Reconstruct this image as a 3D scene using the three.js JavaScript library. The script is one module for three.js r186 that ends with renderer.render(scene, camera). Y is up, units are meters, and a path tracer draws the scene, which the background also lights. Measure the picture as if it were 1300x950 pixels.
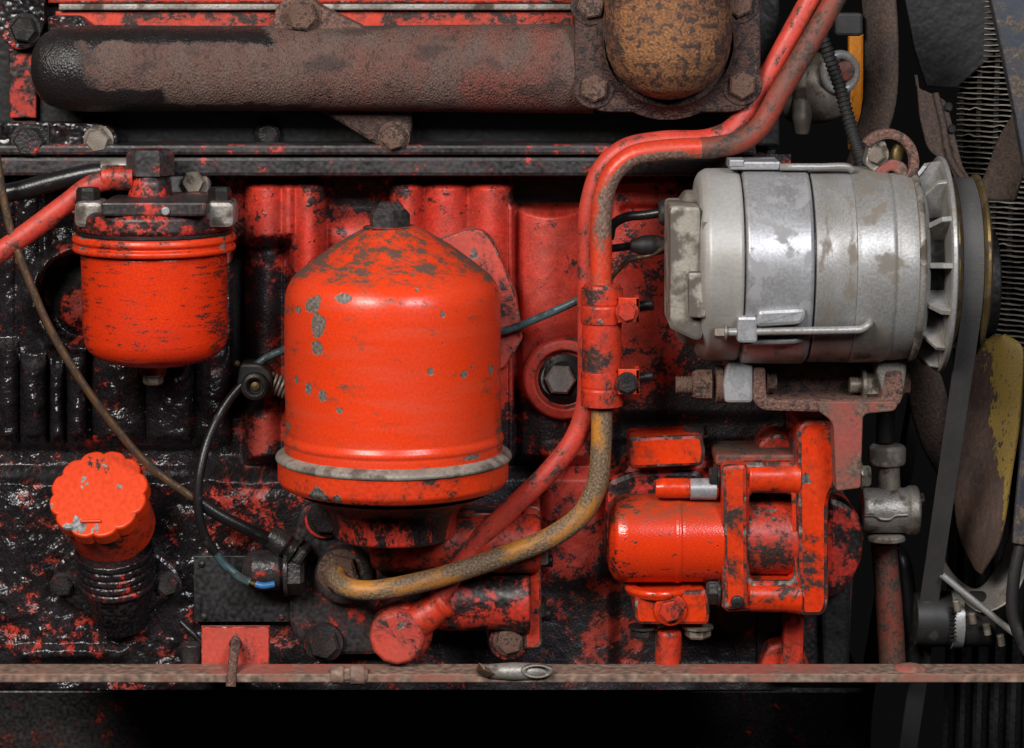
import * as THREE from 'three';
import { mergeGeometries, mergeVertices } from 'three/addons/utils/BufferGeometryUtils.js';
import { RectAreaLightUniformsLib } from 'three/addons/lights/RectAreaLightUniformsLib.js';

// ---------------------------------------------------------------- camera, light, exposure
const S = 0.0005;                       // metres for one photo pixel on the plane z = 0
const DP = 3400, PITCH = 9 * Math.PI / 180;
const scene = new THREE.Scene();
scene.background = new THREE.Color(0.003, 0.003, 0.003);
const camera = new THREE.PerspectiveCamera(2 * Math.atan(475 / DP) * 180 / Math.PI, 1300 / 950, 0.05, 30);
camera.position.set(0, DP * S * Math.sin(PITCH), DP * S * Math.cos(PITCH));
camera.lookAt(0, 0, 0);
camera.updateMatrixWorld();
const renderer = new THREE.WebGLRenderer({ antialias: true });
renderer.setSize(1024, 748);
renderer.toneMapping = THREE.LinearToneMapping;
renderer.toneMappingExposure = 1.15;
renderer.shadowMap.enabled = true;
RectAreaLightUniformsLib.init();

const lampFace = new THREE.MeshStandardMaterial({ color: 0xffffff, emissive: 0xffffff, emissiveIntensity: 0.6, roughness: 0.9 });
const lampShell = new THREE.MeshStandardMaterial({ color: 0x080808, roughness: 0.8 });
function softbox(label, pos, target, w, h, intensity, color) {
  const g = new THREE.Group(); g.name = numbered('softbox_lamp');
  g.userData = { label, category: 'lamp', group: 'studio lamps' };
  g.position.set(...pos); g.lookAt(...target); scene.add(g);
  const face = new THREE.Mesh(new THREE.PlaneGeometry(w, h), lampFace); face.name = 'diffuser'; g.add(face);
  const shell = new THREE.Mesh(new THREE.CylinderGeometry(Math.SQRT1_2, 0.2, 1, 4, 1, false, Math.PI / 4).rotateX(Math.PI / 2).scale(w, h, 0.35).translate(0, 0, -0.18), lampShell); shell.name = 'housing'; g.add(shell);
  const l = new THREE.RectAreaLight(color, intensity, w, h);
  l.position.set(0, 0, 0.004); l.rotation.y = Math.PI; g.add(l);
  return g;
}
const taken = {};
function numbered(n) { const k = taken[n] = (taken[n] ?? -1) + 1; return k ? n + '_' + String(k).padStart(3, '0') : n; }

softbox('large square softbox lamp high on the oil filter side', [-0.78, 0.98, 1.5], [0, -0.03, 0], 0.7, 0.6, 21, 0xfffaf4);
softbox('smaller softbox lamp on the alternator side', [0.66, 0.92, 1.55], [0.05, -0.03, 0], 0.5, 0.5, 21, 0xf6f8ff);

// ---------------------------------------------------------------- pixel helpers (a pixel gives a direction; z is the depth of what it lies on)
const CA = Math.cos(PITCH), SA = Math.sin(PITCH), CAM = camera.position.clone();
function P(px, py, z = 0) {
  const dx = px - 650, dyv = 475 - py;
  const d = new THREE.Vector3(dx, dyv * CA - DP * SA, -dyv * SA - DP * CA);
  return d.multiplyScalar((z * S - CAM.z) / d.z).add(CAM);
}
const K = (z) => S * (1 - z * CA / DP);           // metres for one pixel at depth z
function toPx(X, Y) {                             // photo pixel of a point on the plane z = 0
  const x = X, y = Y - CAM.y, z = -CAM.z;
  const f = -y * SA - z * CA, u = y * CA - z * SA;
  return [650 + x / f * DP, 475 - u / f * DP];
}
const clamp = (x, a = 0, b = 1) => x < a ? a : x > b ? b : x;
const ss = (a, b, x) => { const t = clamp((x - a) / (b - a)); return t * t * (3 - 2 * t); };
const mix = (a, b, t) => a + (b - a) * t;
function rng(seed) { let a = seed >>> 0; return () => { a = a + 0x6D2B79F5 | 0; let t = Math.imul(a ^ a >>> 15, 1 | a); t = t + Math.imul(t ^ t >>> 7, 61 | t) ^ t; return ((t ^ t >>> 14) >>> 0) / 4294967296; }; }
const rand = rng(7);

// ---------------------------------------------------------------- noise
const perm = new Uint8Array(512);
{ const r = rng(3), p = [...Array(256).keys()]; for (let i = 255; i > 0; i--) { const j = Math.floor(r() * (i + 1)); [p[i], p[j]] = [p[j], p[i]]; } for (let i = 0; i < 512; i++) perm[i] = p[i & 255]; }
const GX = new Float64Array([1, -1, 1, -1, 1.41, -1.41, 0, 0]), GY = new Float64Array([1, 1, -1, -1, 0, 0, 1.41, -1.41]);
function pn(x, y, w, h, seed) {
  const xf = Math.floor(x), yf = Math.floor(y), fx = x - xf, fy = y - yf;
  let x0 = xf % w, y0 = yf % h; if (x0 < 0) x0 += w; if (y0 < 0) y0 += h;
  let x1 = x0 + 1, y1 = y0 + 1; if (x1 === w) x1 = 0; if (y1 === h) y1 = 0;
  y0 &= 255; y1 &= 255;
  const u = fx * fx * (3 - 2 * fx), v = fy * fy * (3 - 2 * fy);
  const a = perm[(x0 + seed) & 255], b = perm[(x1 + seed) & 255];
  const i00 = perm[a + y0] & 7, i10 = perm[b + y0] & 7, i01 = perm[a + y1] & 7, i11 = perm[b + y1] & 7;
  const n00 = GX[i00] * fx + GY[i00] * fy, n10 = GX[i10] * (fx - 1) + GY[i10] * fy, n01 = GX[i01] * fx + GY[i01] * (fy - 1), n11 = GX[i11] * (fx - 1) + GY[i11] * (fy - 1);
  const p = n00 + (n10 - n00) * u, q = n01 + (n11 - n01) * u;
  return p + (q - p) * v;
}
function fbm(u, v, f, oct, seed, fy = f, gain = 0.5) {
  let s = 0, a = 1, n = 0;
  for (let i = 0; i < oct; i++) { s += a * pn(u * f, v * fy, f, fy, seed + i * 37); n += a; a *= gain; f *= 2; fy *= 2; }
  return s / n * 1.35;
}

// ---------------------------------------------------------------- textures: colour in one, height / roughness / metalness in the other
function makeMat(name, w, h, T, bump, fn, extra = {}) {
  const c = new Uint8Array(w * h * 4), q = new Uint8Array(w * h * 4), o = [0, 0, 0, 0, 0, 0];
  for (let y = 0; y < h; y++) for (let x = 0; x < w; x++) {
    fn((x + 0.5) / w, (y + 0.5) / h, o);
    const i = (y * w + x) * 4;
    c[i] = clamp(o[0], 0, 255); c[i + 1] = clamp(o[1], 0, 255); c[i + 2] = clamp(o[2], 0, 255); c[i + 3] = 255;
    q[i] = clamp(o[5]) * 255; q[i + 1] = clamp(o[3], 0.04, 1) * 255; q[i + 2] = clamp(o[4]) * 255; q[i + 3] = 255;
  }
  const t = (d, srgb) => { const x = new THREE.DataTexture(d, w, h); x.wrapS = x.wrapT = THREE.RepeatWrapping; x.magFilter = THREE.LinearFilter; x.minFilter = THREE.LinearMipmapLinearFilter; x.generateMipmaps = true; if (srgb) x.colorSpace = THREE.SRGBColorSpace; x.needsUpdate = true; return x; };
  const map = t(c, true), pk = t(q, false);
  const m = new THREE.MeshStandardMaterial({ name, map, roughnessMap: pk, metalnessMap: pk, bumpMap: pk, bumpScale: bump, roughness: 1, metalness: 1, ...extra });
  m.userData.T = T;
  return m;
}
const put = (o, c, t) => { o[0] = mix(o[0], c[0], t); o[1] = mix(o[1], c[1], t); o[2] = mix(o[2], c[2], t); };
// painted metal: base coat, grime in patches, chips down to primer or metal, fine grit
function paintMat(name, { base, alt, grime = 0.3, gscale = 9, grimeC = [44, 34, 30], chip = 0, chipC = [112, 108, 104], chipScale = 7, rough = 0.4, oily = 0, seed = 1, grit = 0.5, size = 512, T = 0.16, bump = 0.0006, dust = 0.15, film = 0.35, gain = 0.8, along = 1 }) {
  return makeMat(name, size, size, T, bump, (u, v, o) => {
    const n = fbm(u, v, 3, 3, seed), f = fbm(u, v, 64, 2, seed + 9), w = n * 0.05;
    o[0] = base[0]; o[1] = base[1]; o[2] = base[2];
    put(o, alt, clamp(0.5 + n * 1.1));
    const k = 1 + f * 0.07; o[0] *= k; o[1] *= k; o[2] *= k;
    o[3] = rough + f * 0.08; o[4] = 0; o[5] = 0.5 + f * 0.12 * grit + n * 0.15;
    const d = clamp(fbm(u, v, 5, 4, seed + 21) * 0.9 + 0.3) * dust; put(o, [120, 84, 70], d); o[3] += d * 0.8;
    // ragged grime: clusters of flecks of every size, and a thin smeared film round them
    const g = fbm(u + w, v - w, Math.max(2, Math.round(gscale / along)), 6, seed + 3, gscale, gain) * 1.15 + 0.5 + n * 0.35;
    const gm = ss(1 - grime - 0.02, 1 - grime + 0.09, g), fl = ss(1 - grime - 0.38, 1 - grime + 0.05, g) * film;
    const gg = Math.max(gm * 0.93, fl), gk = 1 + f * 0.4;
    put(o, [grimeC[0] * gk, grimeC[1] * gk, grimeC[2] * gk], gg);
    o[3] = mix(o[3], oily ? 0.3 : 0.7, gg); o[5] += gm * (0.15 + f * 0.25);
    if (chip) {
      const cN = fbm(u, v, chipScale, 4, seed + 77, chipScale, 0.6) * 0.95 + 0.5, cm = ss(1 - chip, 1 - chip + 0.02, cN);
      put(o, [chipC[0] + f * 60, chipC[1] + f * 60, chipC[2] + f * 60], cm); o[3] = mix(o[3], 0.5, cm); o[4] = cm * 0.4; o[5] -= cm * 0.25;
    }
  });
}
function rustMat(name, { a, b, c, spot = 0.4, seed = 1, T = 0.14, bump = 0.0012, size = 512, rough = 0.85, sy = 1, mf = 24 }) {
  return makeMat(name, size, size, T, bump, (u, v, o) => {
    const n = fbm(u, v, 4, 5, seed), m = fbm(u, v, mf, 4, seed + 8, mf * sy), f = fbm(u, v, 90, 2, seed + 15);
    o[0] = a[0]; o[1] = a[1]; o[2] = a[2];
    put(o, b, clamp(0.5 + n * 1.5 + m * 0.5));
    const s = ss(1 - spot - 0.1, 1 - spot + 0.15, m * 0.6 + n * 0.35 + 0.5); put(o, c, s * 0.9);
    const k = 1 + f * 0.35 + m * 0.15; o[0] *= k; o[1] *= k; o[2] *= k;
    o[3] = rough - s * 0.1 + f * 0.1; o[4] = 0.0; o[5] = 0.5 + m * 0.22 + f * 0.28 - s * 0.12;
  });
}
function metalMat(name, { base, alt, dirt = 0.3, dirtC = [66, 56, 46], rough = 0.42, metal = 0.7, seed = 1, T = 0.12, bump = 0.0003, size = 512, brush = 0, scale = 5 }) {
  return makeMat(name, size, size, T, bump, (u, v, o) => {
    const n = fbm(u, v, 4, 5, seed), f = fbm(u, v, 70, 2, seed + 4), br = brush ? fbm(u, v, 6, 3, seed + 6, 160) * brush : 0;
    o[0] = base[0]; o[1] = base[1]; o[2] = base[2];
    put(o, alt, clamp(0.45 + n * 1.3));
    const k = 1 + f * 0.10 + br * 0.3; o[0] *= k; o[1] *= k; o[2] *= k;
    const g = ss(1 - dirt - 0.14, 1 - dirt + 0.16, fbm(u, v, scale, 6, seed + 31, scale, 0.6) * 0.85 + 0.5);
    put(o, dirtC, g * 0.9);
    o[3] = mix(rough + n * 0.1, 0.8, g); o[4] = metal * (1 - g * 0.85); o[5] = 0.5 + f * 0.15 + g * 0.2 + br * 0.2;
  });
}
// thick oily dirt on cast iron, a little old paint showing through
function oilMat(name, { red = 0.12, seed = 1, T = 0.2, bump = 0.002, gloss = 0.24, size = 512, redC = [200, 54, 38], black = [34, 31, 33], grain = 26 }) {
  return makeMat(name, size, size, T, bump, (u, v, o) => {
    const n = fbm(u, v, 5, 4, seed), g = fbm(u, v, grain, 2, seed + 12), f = fbm(u, v, grain * 3, 1, seed + 5), bk = 1 + n * 0.5 + f * 0.3;
    o[0] = black[0] * bk; o[1] = black[1] * bk; o[2] = black[2] * bk;
    const q = red ? fbm(u, v, 8, 6, seed + 44, 8, 0.82) * 1.1 + 0.5 + n * 0.3 : 0, r = red ? ss(1 - red - 0.08, 1 - red + 0.17, q) : 0;
    put(o, [redC[0] * (1 + f * 0.2), redC[1], redC[2]], r * 0.92); if (red) put(o, [redC[0] * 0.4, redC[1] * 0.5, redC[2] * 0.6], ss(1 - red - 0.35, 1 - red, q) * 0.35 * (1 - r));
    o[3] = mix(gloss + clamp(n + 0.1) * 0.18 + f * 0.1, 0.5, r); o[4] = 0; o[5] = 0.5 + (g * 0.34 + f * 0.1) * (1 - r * 0.6) - r * 0.06;
  });
}
const M = {};
M.red = paintMat('red paint', { base: [226, 62, 22], alt: [214, 54, 22], grime: 0.17, chip: 0.03, seed: 11, rough: 0.34 });
M.redEdge = paintMat('paint worn off along an edge', { base: [214, 52, 20], alt: [200, 48, 24], grime: 0.52, gscale: 12, chip: 0.3, chipScale: 14, chipC: [120, 112, 104], seed: 27, rough: 0.42, T: 0.1, size: 256 });
M.redDirty = paintMat('red paint under grime', { base: [212, 56, 28], alt: [190, 50, 32], grime: 0.34, chip: 0.03, seed: 23, rough: 0.4 });
M.redPump = paintMat('glossy red pump paint', { base: [228, 60, 18], alt: [220, 56, 20], grime: 0.13, gscale: 12, chip: 0.02, seed: 31, rough: 0.22, bump: 0.0004, grit: 0.3, T: 0.2 });
M.redDull = paintMat('dull salmon red paint', { base: [206, 76, 60], alt: [190, 66, 54], grime: 0.16, chip: 0.06, seed: 41, rough: 0.55, dust: 0.3 });
M.redPipe = paintMat('red pipe paint', { base: [220, 62, 30], alt: [208, 56, 32], grime: 0.40, gscale: 5, gain: 0.6, along: 2.5, grimeC: [110, 92, 80], chip: 0.0, seed: 51, rough: 0.36, T: 0.14 });
M.redPipeDull = paintMat('worn red pipe paint', { base: [210, 72, 54], alt: [196, 60, 48], grime: 0.14, grimeC: [70, 52, 46], seed: 58, rough: 0.45, T: 0.14 });
M.redBrown = paintMat('red paint gone brown', { base: [150, 56, 40], alt: [96, 66, 54], grime: 0.4, grimeC: [70, 56, 48], seed: 63, rough: 0.6 });
M.pink = paintMat('faded red bracket paint', { base: [172, 66, 58], alt: [132, 78, 66], grime: 0.46, gscale: 5, grimeC: [96, 80, 68], seed: 67, rough: 0.6, dust: 0.6 });
M.yellow = paintMat('yellow ochre pipe paint', { base: [196, 128, 44], alt: [172, 110, 48], grime: 0.56, gscale: 6, gain: 0.68, along: 3, film: 0.5, grimeC: [112, 94, 76], seed: 71, rough: 0.5, T: 0.1 });
M.rail = paintMat('dusty red rail paint', { base: [170, 92, 78], alt: [140, 110, 94], grime: 0.45, film: 0.8, gscale: 5, grimeC: [128, 108, 94], seed: 77, rough: 0.75, dust: 0.6, T: 0.3 });
M.rust = rustMat('brown rust', { a: [104, 76, 66], b: [122, 88, 74], c: [58, 44, 42], spot: 0.38, seed: 5 });
M.rustDark = rustMat('dark rust', { a: [70, 50, 44], b: [92, 66, 56], c: [38, 29, 28], spot: 0.45, seed: 15, bump: 0.0016 });
M.rustBlade = rustMat('brown sheet rust', { a: [66, 54, 48], b: [78, 60, 50], c: [48, 40, 37], spot: 0.3, seed: 19, bump: 0.0003 });
M.rustOrange = rustMat('orange rust', { a: [136, 92, 56], b: [106, 68, 48], c: [60, 44, 38], spot: 0.44, seed: 25, bump: 0.0007, T: 0.13, mf: 34 });
M.alu = metalMat('dirty aluminium', { base: [162, 161, 159], alt: [142, 139, 134], dirt: 0.3, dirtC: [118, 110, 100], rough: 0.42, metal: 0.35, seed: 3, bump: 0.0002 });
M.aluBright = metalMat('scuffed bright aluminium', { base: [172, 172, 174], alt: [152, 151, 152], dirt: 0.34, dirtC: [146, 145, 145], rough: 0.38, metal: 0.4, seed: 13, scale: 8, bump: 0.00008 });
M.aluDull = metalMat('grey cast aluminium', { base: [160, 155, 148], alt: [128, 122, 114], dirt: 0.3, rough: 0.5, metal: 0.5, seed: 17, bump: 0.0005 });
M.plasticGrey = metalMat('dusty grey cover', { base: [158, 150, 138], alt: [124, 116, 106], dirt: 0.42, dirtC: [84, 76, 68], rough: 0.6, metal: 0.1, seed: 29 });
M.steel = metalMat('worn steel', { base: [146, 136, 124], alt: [112, 102, 92], dirt: 0.3, rough: 0.45, metal: 0.4, seed: 37, T: 0.05, bump: 0.0003, size: 256 });
M.steelDark = metalMat('dark oily steel', { base: [52, 48, 46], alt: [36, 33, 32], dirt: 0.4, dirtC: [22, 20, 20], rough: 0.4, metal: 0.5, seed: 43, T: 0.05, bump: 0.0004, size: 256 });
M.boltBlack = oilMat('black oily bolt', { red: 0.06, seed: 47, T: 0.08, bump: 0.0004, gloss: 0.36, size: 256, black: [44, 41, 41], grain: 40 });
M.boltRust = rustMat('rusty bolt', { a: [96, 70, 58], b: [120, 92, 76], c: [50, 38, 34], spot: 0.4, seed: 49, T: 0.05, bump: 0.0008, size: 256 });
M.brass = metalMat('dull brass', { base: [128, 108, 68], alt: [98, 82, 54], dirt: 0.35, rough: 0.42, metal: 0.7, seed: 57, T: 0.06, size: 256 });
M.oil = oilMat('oily black grime', { red: 0.10, seed: 61 });
M.oilDry = oilMat('dry black grime', { red: 0.17, seed: 65, bump: 0.0007, gloss: 0.46, black: [44, 41, 42] });
M.oilRed = oilMat('grimy red casting', { red: 0.52, seed: 69, bump: 0.0006, gloss: 0.4, black: [36, 32, 32] });
M.blackPlain = oilMat('soot black', { red: 0.0, seed: 73, bump: 0.0007, gloss: 0.6, black: [17, 16, 16] });
M.rubber = metalMat('black rubber', { base: [40, 38, 37], alt: [33, 32, 31], dirt: 0.25, dirtC: [62, 56, 50], rough: 0.55, metal: 0, seed: 81, T: 0.08, bump: 0.0002, size: 256 });
M.hose = metalMat('glossy black hose', { base: [30, 29, 29], alt: [24, 23, 23], dirt: 0.15, dirtC: [50, 46, 42], rough: 0.34, metal: 0, seed: 83, T: 0.08, bump: 0.0003, size: 256 });
M.belt = metalMat('fan belt rubber', { base: [76, 74, 72], alt: [66, 64, 63], dirt: 0.2, dirtC: [74, 70, 66], rough: 0.7, metal: 0, seed: 85, T: 0.06, bump: 0.0003, size: 256 });
M.teal = metalMat('teal wire sheath', { base: [70, 96, 100], alt: [58, 80, 84], dirt: 0.3, dirtC: [46, 50, 50], rough: 0.4, metal: 0, seed: 87, T: 0.05, bump: 0.0002, size: 256 });
M.capillary = metalMat('brown capillary tube', { base: [104, 78, 52], alt: [84, 62, 44], dirt: 0.35, dirtC: [50, 40, 34], rough: 0.42, metal: 0.3, seed: 89, T: 0.05, bump: 0.0003, size: 256 });
M.blueSheet = paintMat('dark blue-grey sheet', { base: [52, 58, 70], alt: [44, 48, 58], grime: 0.35, grimeC: [92, 78, 64], seed: 91, rough: 0.55 });
M.bladeYellow = makeMat('rusty blade with flaking yellow paint', 384, 768, 1, 0.0004, (u, v, o) => {
  const n = fbm(u, v, 4, 5, 931, 8), m = fbm(u, v, 20, 4, 935, 40), f = fbm(u, v, 90, 1, 937, 180);
  o[0] = 84; o[1] = 64; o[2] = 54; put(o, [66, 52, 46], clamp(0.5 + n * 1.2)); const k = 1 + f * 0.2 + m * 0.2; o[0] *= k; o[1] *= k; o[2] *= k;
  const y = ss(0.0, 0.03, (v - 0.62) * 0.7 + (u - 0.46) * 0.5 + n * 0.22 + m * 0.08) * (1 - ss(0.75, 0.8, m * 0.6 + 0.5)); put(o, [140 + f * 20, 114 + f * 16, 48], y * 0.92);
  o[3] = 0.62; o[4] = 0; o[5] = 0.4 + y * 0.3 + m * 0.15;
});
M.yellowPanel = paintMat('orange yellow paint', { base: [226, 140, 20], alt: [214, 128, 18], grime: 0.1, seed: 95, rough: 0.5 });
M.plate = oilMat('blackened plate', { red: 0.0, seed: 99, bump: 0.0005, gloss: 0.42, black: [44, 43, 44] });
M.blue = new THREE.MeshStandardMaterial({ name: 'blue crimp', color: 0x2f6fa8, roughness: 0.4 }); M.blue.userData.T = 1;

// ---------------------------------------------------------------- things and parts
function thing(name, label, category, px, py, z, group) {
  const g = new THREE.Group(); g.name = numbered(name); g.position.copy(P(px, py, z)); g.userData = { label, category };
  if (group) g.userData.group = group;
  scene.add(g); return g;
}
function boxUV(g, T, keepUV) {
  g = g.index ? g.toNonIndexed() : g;
  const p = g.attributes.position, n = g.attributes.normal, uv = new Float32Array(p.count * 2), ox = rand() * 3, oy = rand() * 3;
  for (let i = 0; i < p.count; i += 3) {
    let ax = 0, ay = 0, az = 0;
    for (let j = 0; j < 3; j++) { ax += Math.abs(n.getX(i + j)); ay += Math.abs(n.getY(i + j)); az += Math.abs(n.getZ(i + j)); }
    for (let j = 0; j < 3; j++) {
      const x = p.getX(i + j), y = p.getY(i + j), z = p.getZ(i + j);
      const [a, b] = az >= ax * 0.9 && az >= ay * 0.9 ? [x, y] : ay >= ax ? [x, -z + 0.37] : [z + 0.21, y];
      uv[(i + j) * 2] = a / T + ox; uv[(i + j) * 2 + 1] = b / T + oy;
    }
  }
  g.setAttribute('uv', new THREE.BufferAttribute(uv, 2));
  return g;
}
for (const k of ['red', 'redPump', 'redDull', 'redDirty']) M[k].userData.edge = M.redEdge;
function split(geo, mat) {                                          // the bevels of a painted casting wear their own paint
  const n = geo.attributes.normal, order = [[], []];
  for (let i = 0; i < n.count; i += 3) { const z = Math.abs(n.getZ(i) + n.getZ(i + 1) + n.getZ(i + 2)) / 3; order[z > 0.1 && z < 0.97 ? 1 : 0].push(i); }
  if (!order[1].length || !order[0].length) return mat;
  for (const name of Object.keys(geo.attributes)) { const a = geo.attributes[name], w = a.itemSize, out = new Float32Array(a.array.length); let o = 0; for (const list of order) for (const i of list) { out.set(a.array.subarray(i * w, (i + 3) * w), o); o += 3 * w; } geo.setAttribute(name, new THREE.BufferAttribute(out, w)); }
  geo.clearGroups(); geo.addGroup(0, order[0].length * 3, 0); geo.addGroup(order[0].length * 3, order[1].length * 3, 1);
  return [mat, mat.userData.edge];
}
function part(parent, name, geo, mat, raw = false) {
  if (Array.isArray(geo)) geo = mergeGeometries(geo.map((g) => { const x = g.index ? g.toNonIndexed() : g; for (const k of Object.keys(x.attributes)) if (!['position', 'normal', 'uv'].includes(k)) x.deleteAttribute(k); x.userData = {}; return x; }));
  if (!raw) {
    if (geo.userData.metric) {
      const uv = geo.attributes.uv, T = mat.userData.T, ox = rand() * 3, oy = rand() * 3;
      for (let i = 0; i < uv.count; i++) uv.setXY(i, uv.getX(i) / T + ox, uv.getY(i) / T + oy);
    } else { const cut = geo.userData.ext && mat.userData.edge; geo = boxUV(geo, mat.userData.T); if (cut) mat = split(geo, mat); else geo.clearGroups(); }
  }
  const root = parent.isGroup && parent.parent === scene ? parent : null;
  const m = new THREE.Mesh(geo, mat); m.name = name; m.castShadow = m.receiveShadow = true;
  let base = parent.position; if (!root) base = parent.userData.origin;
  geo.translate(-base.x, -base.y, -base.z);
  m.userData.origin = base; parent.add(m);
  return m;
}
function single(name, label, category, geo, mat, group) {       // a thing of one mesh
  if (Array.isArray(geo)) geo = mergeGeometries(geo.map((g) => g.index ? g.toNonIndexed() : g));
  geo.computeBoundingBox(); const c = geo.boundingBox.getCenter(new THREE.Vector3());
  if (geo.userData.metric) { const uv = geo.attributes.uv, T = mat.userData.T; for (let i = 0; i < uv.count; i++) uv.setXY(i, uv.getX(i) / T + 0.3, uv.getY(i) / T + 0.7); } else geo = boxUV(geo, mat.userData.T);
  geo.translate(-c.x, -c.y, -c.z);
  const m = new THREE.Mesh(geo, mat); m.name = numbered(name); m.position.copy(c); m.castShadow = m.receiveShadow = true;
  m.userData = { label, category, origin: c }; if (group) m.userData.group = group;
  scene.add(m); return m;
}
const cleanUserData = () => scene.traverse((o) => { if (o.userData.origin) delete o.userData.origin; });

// ---------------------------------------------------------------- shapes, all in photo pixels and depths, returned in metres
function ext(pts, zb, zf, bevel = 3, { curve = 6, holes = [], round = 0 } = {}) {
  const toV = (a) => { const p = P(a[0], a[1], zf); return new THREE.Vector2(p.x, p.y); };
  const k = K(zf), b = bevel * k;
  const draw = (list, target, r) => {
    const v = list.map(toV), n = v.length;
    for (let i = 0; i < n; i++) {
      const p = v[i], a = v[(i + n - 1) % n], c = v[(i + 1) % n], r0 = list[i][2] ?? r, rr = (r0 > 0 ? Math.max(r0, bevel * 1.4) : 0) * k;
      const da = a.clone().sub(p), dc = c.clone().sub(p), ra = Math.min(rr, da.length() * 0.49), rc = Math.min(rr, dc.length() * 0.49);
      const s = p.clone().add(da.setLength(Math.max(ra, 1e-7))), e = p.clone().add(dc.setLength(Math.max(rc, 1e-7)));
      if (i === 0) target.moveTo(s.x, s.y); else target.lineTo(s.x, s.y);
      if (rr > 0) target.quadraticCurveTo(p.x, p.y, e.x, e.y);
    }
    target.closePath();
  };
  const sh = new THREE.Shape(); draw(pts, sh, round);
  for (const h of holes) { const q = new THREE.Path(), c = toV(h), r = h[2] * k; q.absarc(c.x, c.y, r, 0, Math.PI * 2, true); sh.holes.push(q); }
  const depth = Math.max((zf - zb) * S - 2 * b, 1e-5);
  const g = new THREE.ExtrudeGeometry(sh, { depth, bevelEnabled: bevel > 0, bevelSize: b, bevelOffset: -b, bevelThickness: b, bevelSegments: 2, curveSegments: curve });
  g.translate(0, 0, zf * S - depth - b);
  g.userData.ext = true;
  return g;
}
const rect = (x0, y0, x1, y1) => [[x0, y0], [x1, y0], [x1, y1], [x0, y1]];
const box = (x0, y0, x1, y1, zb, zf, bevel = 3, round = 0) => ext(rect(x0, y0, x1, y1), zb, zf, bevel, { round });
const AX = { y: new THREE.Quaternion(), x: new THREE.Quaternion().setFromAxisAngle(new THREE.Vector3(0, 0, 1), -Math.PI / 2), z: new THREE.Quaternion().setFromAxisAngle(new THREE.Vector3(1, 0, 0), Math.PI / 2) };
function rounded(profile, r) {                                      // soften the corners of a lathe profile
  const out = [];
  profile.forEach((p, i) => {
    const a = profile[i - 1], c = profile[i + 1], q = p[2] ?? r;
    if (!a || !c || !q) return out.push([p[0], p[1]]);
    const la = Math.hypot(a[0] - p[0], a[1] - p[1]), lc = Math.hypot(c[0] - p[0], c[1] - p[1]), ra = Math.min(q, la * 0.45) / la, rc = Math.min(q, lc * 0.45) / lc;
    const s = [mix(p[0], a[0], ra), mix(p[1], a[1], ra)], e = [mix(p[0], c[0], rc), mix(p[1], c[1], rc)];
    for (let t = 0; t <= 4; t++) { const k = t / 4; out.push([(1 - k) ** 2 * s[0] + 2 * k * (1 - k) * p[0] + k * k * e[0], (1 - k) ** 2 * s[1] + 2 * k * (1 - k) * p[1] + k * k * e[1]]); }
  });
  return out;
}
// profile: [radius, height along the axis] with the origin at (px, py, z); axis y up, x right, z to the front, or a direction
function lathe(profile, px, py, z, axis = 'y', { seg = 48, r = 2, raw = false, sharp = false } = {}) {
  const k = K(z), pr = rounded(profile, r).map(([a, b]) => new THREE.Vector2(Math.max(a, 0) * k, b * k));
  const g0 = new THREE.LatheGeometry(pr, seg, Math.PI);
  let len = [0]; for (let i = 1; i < pr.length; i++) len.push(len[i - 1] + pr[i].distanceTo(pr[i - 1]));
  const L = len[len.length - 1], n = pr.length, uv = g0.attributes.uv, R = Math.max(...pr.map((p) => p.x));
  for (let i = 0; i < uv.count; i++) { const j = i % n, u = uv.getX(i); uv.setXY(i, raw ? u : u * 2 * Math.PI * R, raw ? len[j] / L : len[j]); }
  let g = g0;
  if (sharp) { g = g0.toNonIndexed(); g.computeVertexNormals(); }
  const q = typeof axis === 'string' ? AX[axis] : new THREE.Quaternion().setFromUnitVectors(new THREE.Vector3(0, 1, 0), new THREE.Vector3(...axis).normalize());
  g.applyQuaternion(q);
  const p = P(px, py, z); g.translate(p.x, p.y, p.z);
  g.userData.metric = true;
  return g;
}
const cyl = (px, py, z, r, len, axis = 'y', ch = 2, seg = 32) => lathe([[0, -len / 2], [r, -len / 2], [r, len / 2], [0, len / 2]], px, py, z, axis, { seg, r: ch });
function tube(pts, r, { seg = 0, radial = 14, rib = 0 } = {}) {
  const v = pts.map((p) => P(...p)), c = new THREE.CatmullRomCurve3(v, false, 'centripetal'), L = c.getLength();
  const k = K(pts[0][2] ?? 0), R = r * k, n = seg || Math.max(8, Math.ceil(L / (R * 0.5)));
  const g = new THREE.TubeGeometry(c, n, R, radial, false), uv = g.attributes.uv;
  if (!rib && r > 7) { const p = g.attributes.position, nn = g.attributes.normal; for (let i = 0; i < p.count; i++) { const d = fbm(p.getX(i) * 0.3 + 5, p.getY(i) * 0.3 + p.getZ(i) * 0.2 + 5, 64, 3, 47) * 0.9 * k; p.setXYZ(i, p.getX(i) + nn.getX(i) * d, p.getY(i) + nn.getY(i) * d, p.getZ(i) + nn.getZ(i) * d); } }
  if (rib) { const p = g.attributes.position, nn = g.attributes.normal; for (let i = 0; i < p.count; i++) { const d = Math.sin(uv.getX(i) * L / (rib * k) * Math.PI * 2) * 0.12 * R; p.setXYZ(i, p.getX(i) + nn.getX(i) * d, p.getY(i) + nn.getY(i) * d, p.getZ(i) + nn.getZ(i) * d); } g.computeVertexNormals(); }
  for (let i = 0; i < uv.count; i++) uv.setXY(i, uv.getX(i) * L, uv.getY(i) * 2 * Math.PI * R);
  g.userData.metric = true;
  return g;
}
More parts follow.
